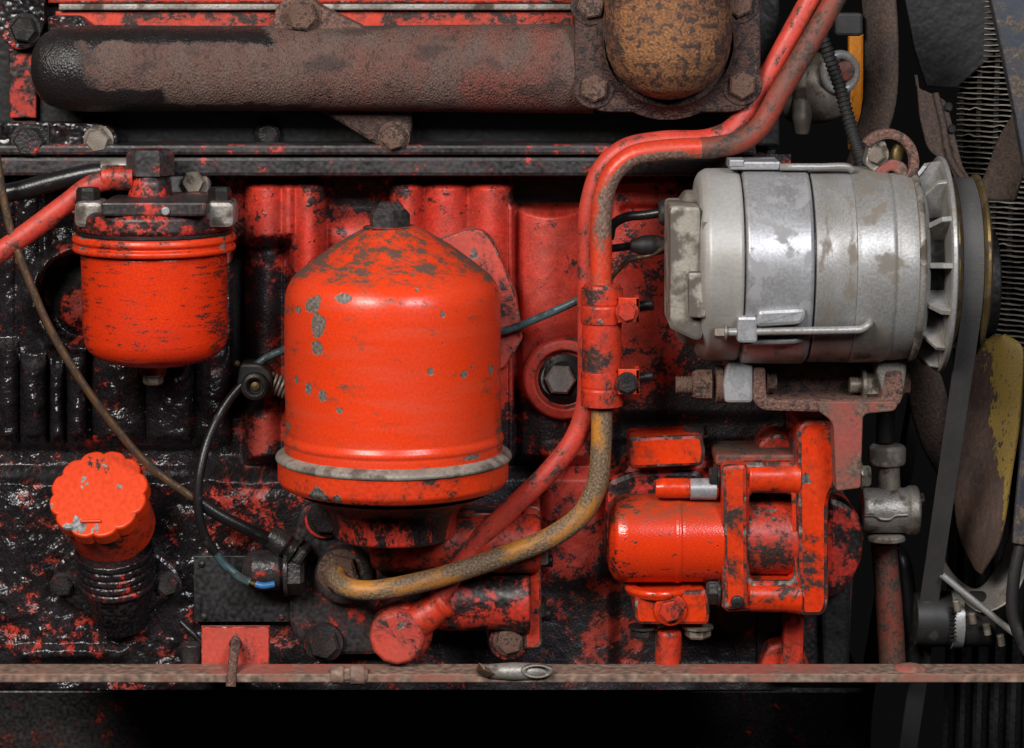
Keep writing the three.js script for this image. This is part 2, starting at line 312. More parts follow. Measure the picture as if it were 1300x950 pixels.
// a bent sheet between two edges, each a row of [px, py, z]; bulge lifts its middle
function sheet(left, right, thick, bulge = 0, raw = false) {
  const nu = 12, nv = 28, cl = new THREE.CatmullRomCurve3(left.map((p) => P(...p))), cr = new THREE.CatmullRomCurve3(right.map((p) => P(...p))), pos = [], uv = [], idx = [];
  for (const side of [0, 1]) for (let j = 0; j <= nv; j++) for (let i = 0; i <= nu; i++) {
    const u = i / nu, v = j / nv, p = cl.getPoint(v).lerp(cr.getPoint(v), u); p.z += (Math.sin(u * Math.PI) * bulge - side * thick) * S;
    pos.push(p.x, p.y, p.z); uv.push(u, 1 - v);
  }
  const W = nu + 1, B = W * (nv + 1), q = (a, b, c, d) => idx.push(a, b, c, c, b, d);
  for (let j = 0; j < nv; j++) for (let i = 0; i < nu; i++) { const a = j * W + i; q(a, a + W, a + 1, a + W + 1); q(B + a, B + a + 1, B + a + W, B + a + W + 1); }
  for (let j = 0; j < nv; j++) { const a = j * W, c = a + nu; q(a, B + a, a + W, B + a + W); q(c, c + W, B + c, B + c + W); }
  for (let i = 0; i < nu; i++) { const c = nv * W + i; q(i, i + 1, B + i, B + i + 1); q(c, B + c, c + 1, B + c + 1); }
  let g = new THREE.BufferGeometry(); g.setAttribute('position', new THREE.Float32BufferAttribute(pos, 3)); g.setAttribute('uv', new THREE.Float32BufferAttribute(uv, 2)); g.setIndex(idx); g.computeVertexNormals();
  return g;
}
const AXV = { x: [1, 0, 0], y: [0, 1, 0], z: [0, 0, 1] };
function hexGeo(px, py, z, r, h, axis = 'z', turn = rand() * 1, sides = 6, washer = 1.18) {
  const k = K(z), gs = [];
  const prof = [[0, 0], [r, 0], [r, h * 0.78], [r * 0.84, h], [0, h]].map(([a, b]) => new THREE.Vector2(a * k, b * k));
  const hx = new THREE.LatheGeometry(prof, sides, turn).toNonIndexed(); hx.computeVertexNormals(); gs.push(hx);
  if (washer) { const w = new THREE.CylinderGeometry(r * washer * k, r * washer * k, h * 0.2 * k, 24); w.translate(0, 0, 0); gs.push(w.toNonIndexed()); }
  const g = mergeGeometries(gs);
  g.applyQuaternion(new THREE.Quaternion().setFromUnitVectors(new THREE.Vector3(0, 1, 0), new THREE.Vector3(...(AXV[axis] ?? axis)).normalize()));
  const p = P(px, py, z); g.translate(p.x, p.y, p.z);
  return g;
}
const bolt = (parent, px, py, z, r, h = r * 0.7, mat = M.boltBlack, axis = 'z', name = 'bolt', washer = 1.18) => part(parent, name, hexGeo(px, py, z, r, h, axis, rand(), 6, washer), mat);
function thread(px, py, z, r, len, axis, pitch = 4) {
  const pr = [[0, 0]]; for (let h = 0; h < len; h += pitch) pr.push([r * 0.84, h], [r, h + pitch / 2]); pr.push([r * 0.8, len], [0, len]);
  return lathe(pr, px, py, z, axis, { seg: 18, r: 0 });
}

// ================================================================= ENGINE BLOCK
const lobe = (x, c, w) => Math.sqrt(Math.max(0, 1 - ((x - c) / w) ** 2));
const win = (a, b, s, x) => ss(a - s, a + s, x) * (1 - ss(b - s, b + s, x));
function H(x, y) {
  let h = 0;
  const nz = fbm(x / 1400, y / 1400, 18, 4, 5);
  // cylinder wall lobes
  const up = win(232, 585, 8, y);
  const low = ss(500, 590, y);
  h += up * (8 * win(310, 412, 5, x) + 62 * Math.max(lobe(x, 338, 28), 0.92 * lobe(x, 366, 14), lobe(x, 391, 23)));
  h += up * (6 * win(496, 650, 6, x) + 62 * Math.max(lobe(x, 517, 24), 0.9 * lobe(x, 566, 34), lobe(x, 622, 32)) * win(480, 660, 6, x));
  h += up * ss(258, 272, y + 10 * ((x - 700) / 45) ** 2 - 5) * 60 * lobe(x, 700, 54);
  h -= 30 * win(652, 745, 4, x) * win(200, 262, 7, y); h -= 14 * win(650, 660, 4, x) * up;
  h -= 22 * win(414, 494, 5, x) * (1 - ss(262, 290, y)) * ss(190, 225, y);
  h += 12 * win(414, 494, 8, x) * ss(270, 300, y) * (1 - low);
  h -= 48 * win(296, 370, 5, x) * win(309, 520, 10, y + (x - 330) * 0.1); h += 16 * lobe(x, 330, 34) * win(330, 520, 10, y);
  h += 10 * win(775, 1000, 6, x) * win(228, 560, 6, y);
  h -= 14 * win(790, 860, 5, x) * win(262, 270, 4, y);
  // pushrod side ribs on the oily end
  const rib = win(436, 560, 10, y) * 36;
  for (const [c, w, a, t] of [[8, 16, 0.9, 430], [42, 18, 1, 462], [72, 10, 0.7, 470], [98, 14, 0.9, 450], [150, 34, 0.8, 452], [214, 30, 0.7, 470], [270, 24, 0.6, 460]]) h += rib * a * lobe(x, c, w) * ss(t - 14, t + 14, y + 14 * (1 - lobe(x, c, w)));
  // arch round the core plug
  const d = Math.hypot(x - 102, (y - 378) * 0.95);
  h += 26 * Math.exp(-(((d - 60) / 9) ** 2)) * (y < 460 ? 1 : 0);
  h -= 30 * (1 - ss(46, 54, d)); h += 34 * lobe(Math.min(Math.hypot(x - 108, y - 394), 34), 0, 34);
  h += 8 * win(0, 60, 8, x) * win(250, 420, 14, y) * lobe(((x + 400) % 30), 15, 14);
  // step below the ribs and the lower wall
  h -= 18 * win(568, 598, 6, y) * (1 - ss(235, 300, x));
  h += 30 * ss(596, 616, y + 8 * nz) * (1 - ss(560, 600, x));
  h += 10 * win(250, 560, 20, x) * win(585, 612, 10, y);
  h += 14 * win(690, 768, 10, x) * win(570, 742, 14, y);
  h -= 16 * win(780, 990, 10, x) * win(530, 850, 10, y);
  h += 12 * win(20, 160, 12, x) * win(822, 838, 6, y);
  h -= 24 * (1 - ss(588, 612, y)); h += nz * mix(1.6, 4, 1 - ss(270, 330, x)) + fbm(x / 1400, y / 1400, 16, 3, 15) * 9 * (1 - ss(270, 330, x) * (1 - ss(600, 640, y)) ) * (1 - ss(480, 560, x)) + fbm(x / 1400, y / 1400, 90, 3, 9) * (0.35 + 1.5 * (1 - ss(270, 330, x)) + 0.9 * ss(600, 640, y));
  return h;
}
const zones = [ // where the old paint shows: centre, reach, share of paint
  [530, 340, 260, 190, 0.90], [700, 350, 62, 150, 1.0], [590, 320, 90, 80, 1.02], [360, 320, 56, 110, 1.02], [445, 360, 50, 90, 0.85], [810, 330, 60, 120, 0.82], [800, 440, 60, 60, 0.76],
  [330, 380, 44, 80, 0.30], [452, 240, 44, 34, 0.10], [700, 240, 44, 18, 0.22], [660, 540, 60, 30, 0.42], [715, 540, 70, 26, 0.36], [730, 640, 44, 70, 0.90], [700, 700, 40, 50, 0.62],
  [325, 535, 30, 28, 0.72], [305, 640, 50, 40, 0.56], [345, 660, 30, 18, 0.5], [150, 555, 46, 26, 0.48], [140, 500, 26, 60, 0.36], [95, 800, 30, 20, 0.52], [55, 795, 40, 24, 0.36], [12, 490, 14, 40, 0.42], [20, 400, 40, 120, 0.10],
  [210, 500, 60, 90, 0.12], [300, 480, 40, 60, 0.10], [300, 760, 60, 50, 0.12], [330, 815, 60, 30, 0.30], [760, 800, 70, 48, 0.46], [820, 560, 60, 30, 0.2], [900, 560, 90, 50, 0.14], [950, 800, 90, 50, 0.36], [470, 600, 120, 40, 0.25], [110, 400, 36, 36, 0.62], [700, 790, 40, 50, 0.12],
];
{
  const X0 = P(-40, 475).x, X1 = P(1010, 475).x, Y1 = P(650, 190).y, Y0 = P(650, 885).y;
  const w = 1680, h = 1100;
  M.block = makeMat('engine block casting, red paint under oily grime', w, h, 1, 0.0026, (u, v, o) => {
    const [x, y] = toPx(mix(X0, X1, u), mix(Y0, Y1, v));
    let R = x < 300 ? 0.17 : 0.17, a = x / 1400, b = y / 1400;
    for (const [cx, cy, rx, ry, t] of zones) { const q = ((x - cx) / rx) ** 2 + ((y - cy) / ry) ** 2; if (q < 6) R = mix(R, t, Math.exp(-q * q * 0.5)); }
    const n = fbm(a, b, 30, 4, 141), g = fbm(a, b, 105, 2, 151), f = fbm(a, b, 500, 1, 161), big = fbm(a, b, 10, 3, 171);
    const p = fbm(a, b, 48, 5, 181, 48, 0.86) * 1.1 + 0.46 + big * 0.34;
    const red = ss(1 - R - 0.12, 1 - R + 0.2, p), film = ss(1 - R - 0.3, 1 - R, p) * 0.3;
    const oily = clamp(1 - ss(250, 340, x + big * 60) + ss(600, 640, y) * (1 - ss(380, 480, x)) * 0.6);
    const bk = mix(44, 33, oily) * (1 + n * 0.4 + f * 0.3);
    o[0] = bk * 1.03; o[1] = bk * 0.94; o[2] = bk;
    const dusty = clamp(0.35 + big * 0.9 + n * 0.5);
    const rc = [mix(200, 172, dusty), mix(54, 70, dusty), mix(38, 58, dusty)], kk = 1 + g * 0.12 + f * 0.1;
    put(o, [110, 38, 32], film * 1.3); put(o, [rc[0] * kk, rc[1] * kk, rc[2] * kk], red * 0.95);
    o[3] = mix(mix(0.44, 0.23, oily) + clamp(big + 0.1) * 0.16, 0.5, red); o[4] = 0;
    o[5] = 0.5 + (g * mix(0.08, 0.2, oily) + n * mix(0.05, 0.34, oily) + f * 0.05) * (1 - red * 0.86) - red * 0.05;
  });
  M.block.userData.T = 1;
  const st = 2, nx = Math.round(1040 / st), ny = Math.round(680 / st), pos = [], uv = [], idx = [];
  for (let j = 0; j <= ny; j++) for (let i = 0; i <= nx; i++) {
    const x = -36 + i * st, y = 196 + j * st, p = P(x, y, H(x, y));
    pos.push(p.x, p.y, p.z); uv.push((p.x - X0) / (X1 - X0), (p.y - Y0) / (Y1 - Y0));
  }
  for (let j = 0; j < ny; j++) for (let i = 0; i < nx; i++) { const a = j * (nx + 1) + i, b = a + nx + 1; idx.push(a, b, a + 1, b, b + 1, a + 1); }
  const g = new THREE.BufferGeometry();
  g.setAttribute('position', new THREE.Float32BufferAttribute(pos, 3)); g.setAttribute('uv', new THREE.Float32BufferAttribute(uv, 2)); g.setIndex(idx); g.computeVertexNormals();
  const t = thing('engine_block', 'cast iron engine block, red paint buried under black oily grime', 'engine block', 480, 860, -150);
  part(t, 'casting', g, M.block, true);
  part(t, 'core', box(-36, 190, 985, 878, -420, -52, 2), M.blackPlain);
  // flange behind the oil filter
  part(t, 'flange', ext([[520, 318], [600, 289, 16], [622, 296, 20], [655, 372, 16], [664, 430], [640, 470], [520, 470]], 6, 58, 3, { round: 4 }), M.redDull);
  // core plug with stud
  const pl = part(t, 'core_plug', [lathe([[0, 0], [40, 0], [42, 4], [52, 4], [54, 12], [50, 20], [38, 22], [35, 12], [0, 12]], 716, 479, 30, 'z', { seg: 40, r: 3 })], M.redPipeDull);
  part(pl, 'washer', lathe([[0, 0], [33, 0], [33, 5], [24, 9], [0, 9]], 716, 481, 38, 'z', { seg: 32, r: 1 }), M.steelDark);
  bolt(pl, 710, 481, 42, 20, 18, M.alu, [0.1, 0.05, 1]);
  // blackened plate with rivets
  const np = part(t, 'blank_plate', box(246, 706, 386, 790, 14, 46, 1, 2), M.plate);
  for (const [x, y] of [[259, 783], [357, 783], [256, 716], [374, 714]]) part(np, 'rivet', lathe([[5, 0], [5, 1], [3, 3], [0, 3.6]], x, y, 46, 'z', { seg: 14, r: 0.5 }), M.boltBlack);
}
single('oil_sump', 'grimy red oil sump in the shadow under the chassis rail', 'oil sump', box(-60, 872, 1100, 1060, -800, -560, 8), M.oilDry);
// cylinder head and what sits on it
{
  const t = thing('cylinder_head', 'black oily cylinder head with a red strip along its cover', 'cylinder head', 480, 190, 0);
  part(t, 'casting', box(-40, -40, 990, 186, -320, 6, 4), M.blackPlain);
  part(t, 'ledge', ext([[-40, 184], [960, 184], [960, 197], [-40, 197]], -60, 70, 4), M.oilDry);
  part(t, 'deck_edge', ext([[-40, 199], [975, 199], [975, 224], [-40, 224]], -60, 62, 5), M.oilDry);
  part(t, 'cover_strip', box(70, 14, 728, 36, 0, 30, 2), M.redDirty);
  part(t, 'cover_lip', box(74, 5, 728, 13, -10, 40, 2), M.aluDull);
  part(t, 'cover', box(60, -40, 728, 4, -20, 26, 3), M.redDirty);
  part(t, 'strip', ext([[10, 62], [46, 62], [46, 150], [12, 150]], 0, 20, 2), M.oilRed);
  // lifting lug and joint plate
  const lug = part(t, 'lifting_lug', ext([[-30, -30], [56, -30], [56, 30], [48, 58, 18], [22, 66, 16], [2, 52, 12], [-8, 20], [-30, 10]], 0, 40, 3, { round: 4 }), M.oil);
  bolt(lug, 31, 37, 40, 17, 12, M.steelDark);
  const jp = part(t, 'joint_plate', ext([[-30, 155], [62, 155], [140, 158, 20], [153, 178, 16], [136, 204, 16], [-30, 204]], 30, 58, 4, { round: 3 }), M.oil);
  part(jp, 'joint_seam', box(60, 156, 62, 203, 50, 59.5, 0), M.blackPlain);
  bolt(jp, 38, 179, 58, 20, 14, M.boltBlack);
  bolt(jp, 125, 178, 58, 16, 14, M.steel);
  part(t, 'plug', lathe([[0, 0], [17, 0], [17, 8], [10, 12], [0, 12]], 340, 170, 8, 'z'), M.boltBlack);
}
// ================================================================= EXHAUST
{
  const t = thing('exhaust_manifold', 'rusty brown exhaust manifold pipe above the filters, its end black with oil', 'exhaust manifold', 400, 140, 60);
  const pipe = (pts, r) => tube(pts, r, { radial: 48, seg: 120 });
  // long log with a bulging blind end; oil on the blind end, rust on the rest
  M.manifold = makeMat('rust with an oil-soaked end', 2048, 512, 1, 0.0017, (u, v, o) => {
    // u runs along the pipe, v round it (0.5 faces the front)
    const n = fbm(u, v, 24, 5, 201, 6), m = fbm(u, v, 120, 4, 211, 30), f = fbm(u, v, 420, 2, 221, 110);
    o[0] = 98; o[1] = 79; o[2] = 71;
    put(o, [98, 71, 62], clamp(0.5 + n * 1.4 + m * 0.5)); put(o, [118, 66, 56], clamp((fbm(u, v, 14, 4, 231, 4) + 0.25) * 1.2) * ss(0.45, 0.7, u));
    const sp = ss(0.62, 0.85, m * 0.6 + n * 0.3 + 0.5); put(o, [56, 44, 42], sp * 0.7);
    put(o, [54, 44, 42], ss(0.15, 0.6, fbm(u, v, 10, 4, 261, 8)) * 0.6);
    const k = 1 + f * 0.24 + m * 0.14; o[0] *= k; o[1] *= k; o[2] *= k;
    const e = fbm(u, v, 20, 5, 241, 6, 0.65), x = u + e * 0.05, y = v + e * 0.035;
    const oil = clamp(1 - ss(0.13, 0.155, x + Math.abs(v - 0.49) * -0.12) + (1 - ss(0.385, 0.40, y)) * (1 - ss(0.44, 0.46, x)) + ss(0.56, 0.575, y) * (1 - ss(0.26, 0.30, x)) + ss(0.64, 0.66, y) * (1 - ss(0.5, 0.55, x)));
    put(o, [32, 29, 29], oil * 0.96); o[3] = mix(0.86 + f * 0.1, 0.34 + clamp(n) * 0.3, oil); o[4] = 0; o[5] = 0.5 + mix(m * 0.2 + f * 0.3, m * 0.14 + f * 0.16, oil);
  });
  M.manifold.userData.T = 1;
  const prof = [[0, 0], [26, 3], [44, 16], [52, 38], [54, 70], [53, 200], [53, 420], [55, 620], [56, 700]];
  const body = lathe(prof, 40, 87, 72, 'x', { seg: 64, r: 10, raw: true });
  { const uv = body.attributes.uv; for (let i = 0; i < uv.count; i++) uv.setXY(i, uv.getY(i), uv.getX(i)); }
  part(t, 'pipe', body, M.manifold, true);
  part(t, 'runner', [lathe([[52, -75], [50, -20], [46, 0]], 92, 90, 60, 'z', { seg: 40 }), lathe([[52, -75], [46, 0]], 420, 90, 50, 'z', { seg: 40 })], M.blackPlain);
  const e1 = part(t, 'ear', ext([[340, 46], [352, 4, 12], [383, -12, 18], [408, 8, 10], [462, 34], [470, 60], [340, 60]], 40, 88, 5, { round: 8 }), M.rust);
  bolt(e1, 384, 20, 88, 20, 15, M.boltRust);
  const e2 = part(t, 'ear', ext([[400, 128], [522, 128], [523, 168, 10], [512, 192, 16], [490, 192, 14], [402, 138]], 30, 66, 5, { round: 6 }), M.rustDark);
  bolt(e2, 500, 174, 66, 17, 13, M.boltRust);
  part(t, 'spigot', ext([[100, 20], [112, 30, 10], [128, 42], [60, 42], [60, 20]], 20, 60, 4, { round: 5 }), M.oil);
}
{
  const t = thing('exhaust_elbow', 'orange rusty exhaust elbow on a square four bolt flange', 'exhaust elbow', 848, 143, 100);
  const fl = part(t, 'flange', ext([[729, -40], [966, -40], [966, 118, 16], [944, 143, 20], [752, 143, 22], [729, 112, 16]], 88, 130, 5, { round: 4 }), M.rustDark);
  part(t, 'bend', [lathe([[0, -80], [24, -76], [47, -65], [65, -47], [76, -25], [80, 0], [79, 40], [77, 120], [77, 160]], 848, 46, 138, 'y', { seg: 56, r: 6 })], M.rustOrange);
  part(t, 'neck', lathe([[98, 0], [92, 4], [84, 12], [80, 24]], 848, 52, 126, 'z', { seg: 48, r: 4 }), M.rustDark);
  for (const [x, y] of [[754, 112], [942, 108], [750, 6], [938, 4]]) { const b = bolt(fl, x, y, 130, 18, 13, M.boltRust); }
  part(fl, 'boss', [[754, 112], [942, 108], [750, 6], [938, 4]].map(([x, y]) => lathe([[0, 0], [26, 0], [25, 3.5], [0, 3.5]], x, y, 129, 'z', { seg: 28 })), M.rustDark);
}
// ================================================================= FUEL FILTER
{
  const cx = 196, zc = 112;
  const t = thing('fuel_filter', 'small red fuel filter bowl under a bare metal clamp head', 'fuel filter', cx, 470, zc);
  M.bowl = makeMat('smudged red bowl paint', 1024, 512, 1, 0.0003, (u, v, o) => {
    const n = fbm(u, v, 6, 4, 301, 3), f = fbm(u, v, 200, 2, 311, 80), s = fbm(u, v, 30, 3, 321, 8);
    o[0] = 222; o[1] = 56; o[2] = 14; put(o, [206, 50, 20], clamp(0.5 + n)); const k = 1 + f * 0.08; o[0] *= k; o[1] *= k; o[2] *= k;
    const side = clamp(ss(0.60, 0.72, u + n * 0.06) + (1 - ss(0.30, 0.37, u + n * 0.05))), sm = fbm(u, v, 20, 5, 331, 40, 0.75);
    const g = ss(0.78 - side * 0.34, 0.92 - side * 0.2, sm * 0.8 + f * 0.3 + n * 0.25 + 0.5); put(o, [62, 30, 24], g * 0.85);
    const c = ss(0.0, 0.03, 0.03 - Math.hypot((u - 0.449) * 1.6, (v - 0.17) * 0.6) + s * 0.012); put(o, [58, 44, 40], c * 0.9);
    o[3] = 0.27 + g * 0.3 + clamp(n) * 0.12 + f * 0.05; o[4] = 0; o[5] = 0.5 + f * 0.1 + g * 0.1;
  });
  part(t, 'bowl', lathe([[0, -114], [20, -113], [50, -109, 10], [80, -98, 10], [90, -84, 8], [91.5, -60], [91.5, 30], [88, 40]], cx, 352, zc, 'y', { seg: 72, r: 3, raw: true }), M.bowl, true);
  part(t, 'drain_plug', [cyl(194, 468, zc, 17, 14, 'y'), hexGeo(194, 476, zc + 2, 13, 12, [0, -1, 0], 0.4)], M.steel);
  part(t, 'clamp_ring', [lathe([[86, 0], [101, 0], [103, 6], [97, 10], [103, 14], [101, 22], [86, 22]], cx, 318, zc, 'y', { seg: 64, r: 3 })], M.red);
  part(t, 'gasket', lathe([[80, 0], [98, 0], [98, 4], [80, 4]], cx, 295, zc, 'y', { seg: 48, r: 0.5 }), M.blackPlain);
  const hd = part(t, 'head', [lathe([[0, 0], [96, 0], [100, 5], [99, 22], [92, 29], [0, 29]], cx, 292, zc, 'y', { seg: 56, r: 3 })], M.oilRed);
  for (const [x, dir] of [[112, -1], [279, 1]]) {
    const lg = part(hd, 'lug', ext([[x - 18, 256], [x + 18, 256], [x + 18, 290], [x - 18, 290]], zc + 10, zc + 62, 6, { round: 9 }), M.aluDull);
    bolt(t, x, 256, zc + 38, 15, 18, M.steelDark, 'y'); part(t, 'screw_end', thread(x, 322, zc + 38, 8, 22, 'y'), M.steel);
  }
  part(t, 'top_plate', box(128, 257, 262, 275, 60, zc + 92, 3, 3), M.oilDry);
  part(t, 'identification_spot', lathe([[0, 0], [6, 0], [5, 3], [0, 3]], 210, 268, zc + 93, 'z', { seg: 20 }), M.aluBright);
  // union stack on top
  part(t, 'union_body', lathe([[0, 0], [27, 0], [28, 10], [26, 28], [22, 34], [22, 40], [0, 40]], 191, 258, zc, 'y', { seg: 32, r: 3 }), M.oilRed);
  part(t, 'union_nut', hexGeo(191, 222, zc, 30, 32, 'y', 0.52, 6, 0), M.oilDry);
  bolt(t, 192, 204, zc, 20, 13, M.boltBlack, 'y');
  part(t, 'inlet_union', [cyl(150, 226, zc + 6, 16, 40, 'x')], M.redDirty);
  // bracket to the head
  const br = part(t, 'bracket', ext([[214, 218], [232, 212, 10], [258, 214, 14], [268, 234, 14], [258, 256], [214, 256]], 30, 56, 4, { round: 4 }), M.alu);
  bolt(br, 246, 231, 56, 15, 12, M.steel);
}
single('fuel_hose', 'black hose running from the fuel filter union to the oily block end', 'hose', tube([[156, 215, 90], [120, 219, 90], [70, 230, 88], [20, 243, 86], [-40, 252, 84]], 12), M.hose);
single('fuel_pipe', 'red painted pipe curving down from the fuel filter union', 'pipe', tube([[150, 227, 118], [118, 234, 122], [86, 257, 126], [40, 292, 130], [0, 320, 132], [-40, 350, 134]], 13), M.redPipeDull);
single('union_sleeve', 'bare metal sleeve on the end of the black fuel hose', 'sleeve', cyl(146, 214, 100, 13, 34, [1, 0.06, 0]), M.aluDull);
// ================================================================= OIL FILTER
{
  const cx = 499, zc = 168;
  const t = thing('oil_filter', 'large red domed oil filter canister with chipped paint and a black top nut', 'oil filter', cx, 640, zc);
  const dent = (g, a, f) => { const p = g.attributes.position, n = g.attributes.normal; for (let i = 0; i < p.count; i++) { const x = p.getX(i), y = p.getY(i), z = p.getZ(i), d = (fbm(x * f + 7, y * f + 3, 64, 3, 41) + fbm(z * f + 5, y * f + 9, 64, 2, 43)) * a * S; p.setXYZ(i, x + n.getX(i) * d, y + n.getY(i) * d, z + n.getZ(i) * d); } g.computeVertexNormals(); return g; };
  const prof = [[0, 198], [30, 198], [38, 194], [75, 172], [110, 146], [127, 132, 14], [135, 116, 14], [136, 98, 6], [136, 70], [136, 40], [136, 20], [136, 0], [136, -20], [136, -40], [136.5, -64], [139.5, -70], [140, -74], [138, -77], [138.5, -80], [139, -98], [137, -102]].reverse();
  const chips = [[404, 390, 10, 12], [441, 383, 11, 7], [411, 415, 9, 16], [410, 444, 8, 10], [381, 483, 3, 6], [397, 495, 5, 8], [415, 503, 6, 7], [438, 521, 5, 4], [538, 374, 3.5, 3], [538, 357, 2.5, 2.5], [551, 473, 4, 4], [592, 476, 4.5, 5], [624, 470, 3, 6], [566, 402, 3, 4], [566, 438, 1.5, 1.5], [601, 467, 1.5, 2], [600, 580, 12, 3], [385, 395, 4, 5], [366, 540, 6, 4]];
  const pr2 = rounded(prof, 2); let Lc = [0]; for (let i = 1; i < pr2.length; i++) Lc.push(Lc[i - 1] + Math.hypot(pr2[i][0] - pr2[i - 1][0], pr2[i][1] - pr2[i - 1][1]));
  const LT = Lc[Lc.length - 1];
  const hv = (h) => { let i = 0; while (i < pr2.length - 2 && pr2[i + 1][1] < h) i++; const k = (h - pr2[i][1]) / (pr2[i + 1][1] - pr2[i][1]); return (Lc[i] + k * (Lc[i + 1] - Lc[i])) / LT; };
  const y0 = 484, C = 2 * Math.PI * 139;
  const spots = chips.map(([x, y, rx, ry]) => { const s = clamp((x - cx) / 138, -0.99, 0.99), u = 0.5 + Math.asin(s) / (2 * Math.PI), front = Math.sqrt(1 - s * s); return [u, hv(y0 - (y - 138 * front * 0.165)), rx / C / Math.max(front, 0.3), ry / LT]; });
  M.canister = makeMat('chipped red canister paint', 1536, 768, 1, 0.00035, (u, v, o) => {
    const n = fbm(u, v, 8, 5, 401, 4), f = fbm(u, v, 250, 2, 411, 110), m = fbm(u, v, 36, 5, 421, 16, 0.62), sw = fbm(u + v * 0.3, v, 6, 4, 431, 24);
    o[0] = 224; o[1] = 66; o[2] = 34; put(o, [230, 62, 22], clamp(0.5 + n * 1.2)); put(o, [212, 78, 54], clamp(sw * 0.8)); const k = 1 + f * 0.05; o[0] *= k; o[1] *= k; o[2] *= k;
    const dome = ss(0.60, 0.66, v + n * 0.03), side = (1 - ss(0.29, 0.36, u + n * 0.03)) + ss(0.675, 0.73, u + n * 0.03);
    const t1 = 1.06 - dome * 0.44 - clamp(side) * 0.36, mm = fbm(u + v * 0.12, v, 22, 5, 441, 22, 0.8);
    const g = Math.max(ss(t1 - 0.03, t1 + 0.08, mm * 0.95 + 0.5 + n * 0.3), 0.4 * ss(t1 - 0.35, t1, mm * 0.95 + 0.5 + n * 0.3));
    put(o, [80, 68, 58], g * 0.88); o[3] = mix(0.29 + f * 0.05 + clamp(sw) * 0.14, 0.75, g); o[4] = 0; o[5] = 0.55 + f * 0.05 + g * 0.12 + n * 0.03;
    for (const [a, b, ra, rb] of spots) { const dx = (u - a) / ra, dy = (v - b) / rb; if (dx * dx + dy * dy < 4) { const q = Math.hypot(dx, dy) + m * 0.5; const e = 1 - ss(0.9, 1.02, q); put(o, [112 + f * 40, 102 + f * 38, 94 + f * 36], e); o[3] = mix(o[3], 0.5, e); o[5] -= e * 0.4; } }
  });
  part(t, 'canister', dent(lathe(prof, cx, y0, zc, 'y', { seg: 128, r: 2, raw: true }), 1.6, 0.22), M.canister, true);
  const nut = part(t, 'top_nut', hexGeo(cx - 4, 290, zc, 27, 24, 'y', 0.2, 6, 1.25), M.oilDry);
  part(nut, 'nut_cap', lathe([[0, 0], [22, 0], [19, 12], [14, 18], [0, 18]], cx - 4, 275, zc, 'y', { seg: 6, r: 0, sharp: true }), M.oilDry);
  const rg = part(t, 'base_ring', lathe([[128, 4], [140, 4], [146, 0], [148, -5], [147, -10], [147, -32], [141, -40], [118, -45], [60, -45]], cx, 575, zc, 'y', { seg: 96, r: 3 }), M.red);
  part(rg, 'seam_band', lathe([[136, 7], [142, 5], [149, 1], [151, -2.5], [149.5, -6], [137, -8]], cx + 1, 576, zc, 'y', { seg: 96, r: 1.5 }), M.plasticGrey);
}
// ================================================================= OIL FILTER HOUSING
{
  const t = thing('oil_filter_housing', 'grimy cast housing below the oil filter with red patches and bolts', 'filter housing', 530, 840, 60);
  part(t, 'pedestal', lathe([[124, 0], [106, -8], [88, -18], [80, -34], [78, -60], [0, -60]], 500, 622, 140, 'y', { seg: 64, r: 6 }), M.oilRed);
  part(t, 'mounting_flange', ext([[384, 640, 14], [480, 634], [486, 700], [486, 832, 16], [386, 834, 14], [366, 790], [368, 700]], 10, 62, 6, { round: 10 }), M.oilDry);
  part(t, 'gallery', lathe([[0, -110], [30, -110], [36, -100], [37, -30], [34, 0], [38, 60], [38, 104], [30, 108], [0, 108]], 580, 690, 92, 'x', { seg: 48, r: 5 }), M.redDirty);
  part(t, 'gallery', lathe([[0, -70], [34, -70], [40, -30], [38, 30], [44, 62], [44, 70], [0, 72]], 604, 762, 78, 'x', { seg: 48, r: 6 }), M.oilRed);
  part(t, 'body', ext([[470, 650, 20], [664, 650, 14], [676, 668], [680, 800, 12], [676, 826, 18], [640, 838, 20], [618, 815, 16], [610, 790], [480, 785]], 10, 74, 8, { round: 8 }), M.oilRed);
  const fl = part(t, 'joint_flange', ext([[664, 640], [686, 644, 6], [688, 822, 8], [666, 826, 6]], 0, 92, 3, { round: 3 }), M.redDirty);
  part(t, 'stud', [thread(690, 712, 60, 9, 12, 'x'), thread(688, 780, 50, 10, 12, 'x')], M.steelDark);
  bolt(t, 682, 707, 84, 12, 14, M.aluDull, 'x'); bolt(t, 680, 772, 74, 16, 14, M.steelDark, 'x');
  part(t, 'bolt_boss', [lathe([[0, 0], [27, 0], [25, 10], [0, 12]], 412, 658, 60, 'z'), lathe([[0, 0], [27, 0], [25, 10], [0, 12]], 411, 815, 60, 'z'), lathe([[0, 0], [28, 0], [25, 12], [0, 13]], 646, 812, 72, 'z')], M.oilRed);
  bolt(t, 413, 658, 71, 20, 13, M.boltBlack); bolt(t, 411, 816, 71, 21, 14, M.boltBlack); bolt(t, 647, 813, 84, 18, 12, M.boltRust);
  part(t, 'port_boss', lathe([[0, 0], [40, 0], [37, 22], [30, 26], [0, 26]], 438, 727, 58, 'z', { seg: 40, r: 4 }), M.oilDry);
}
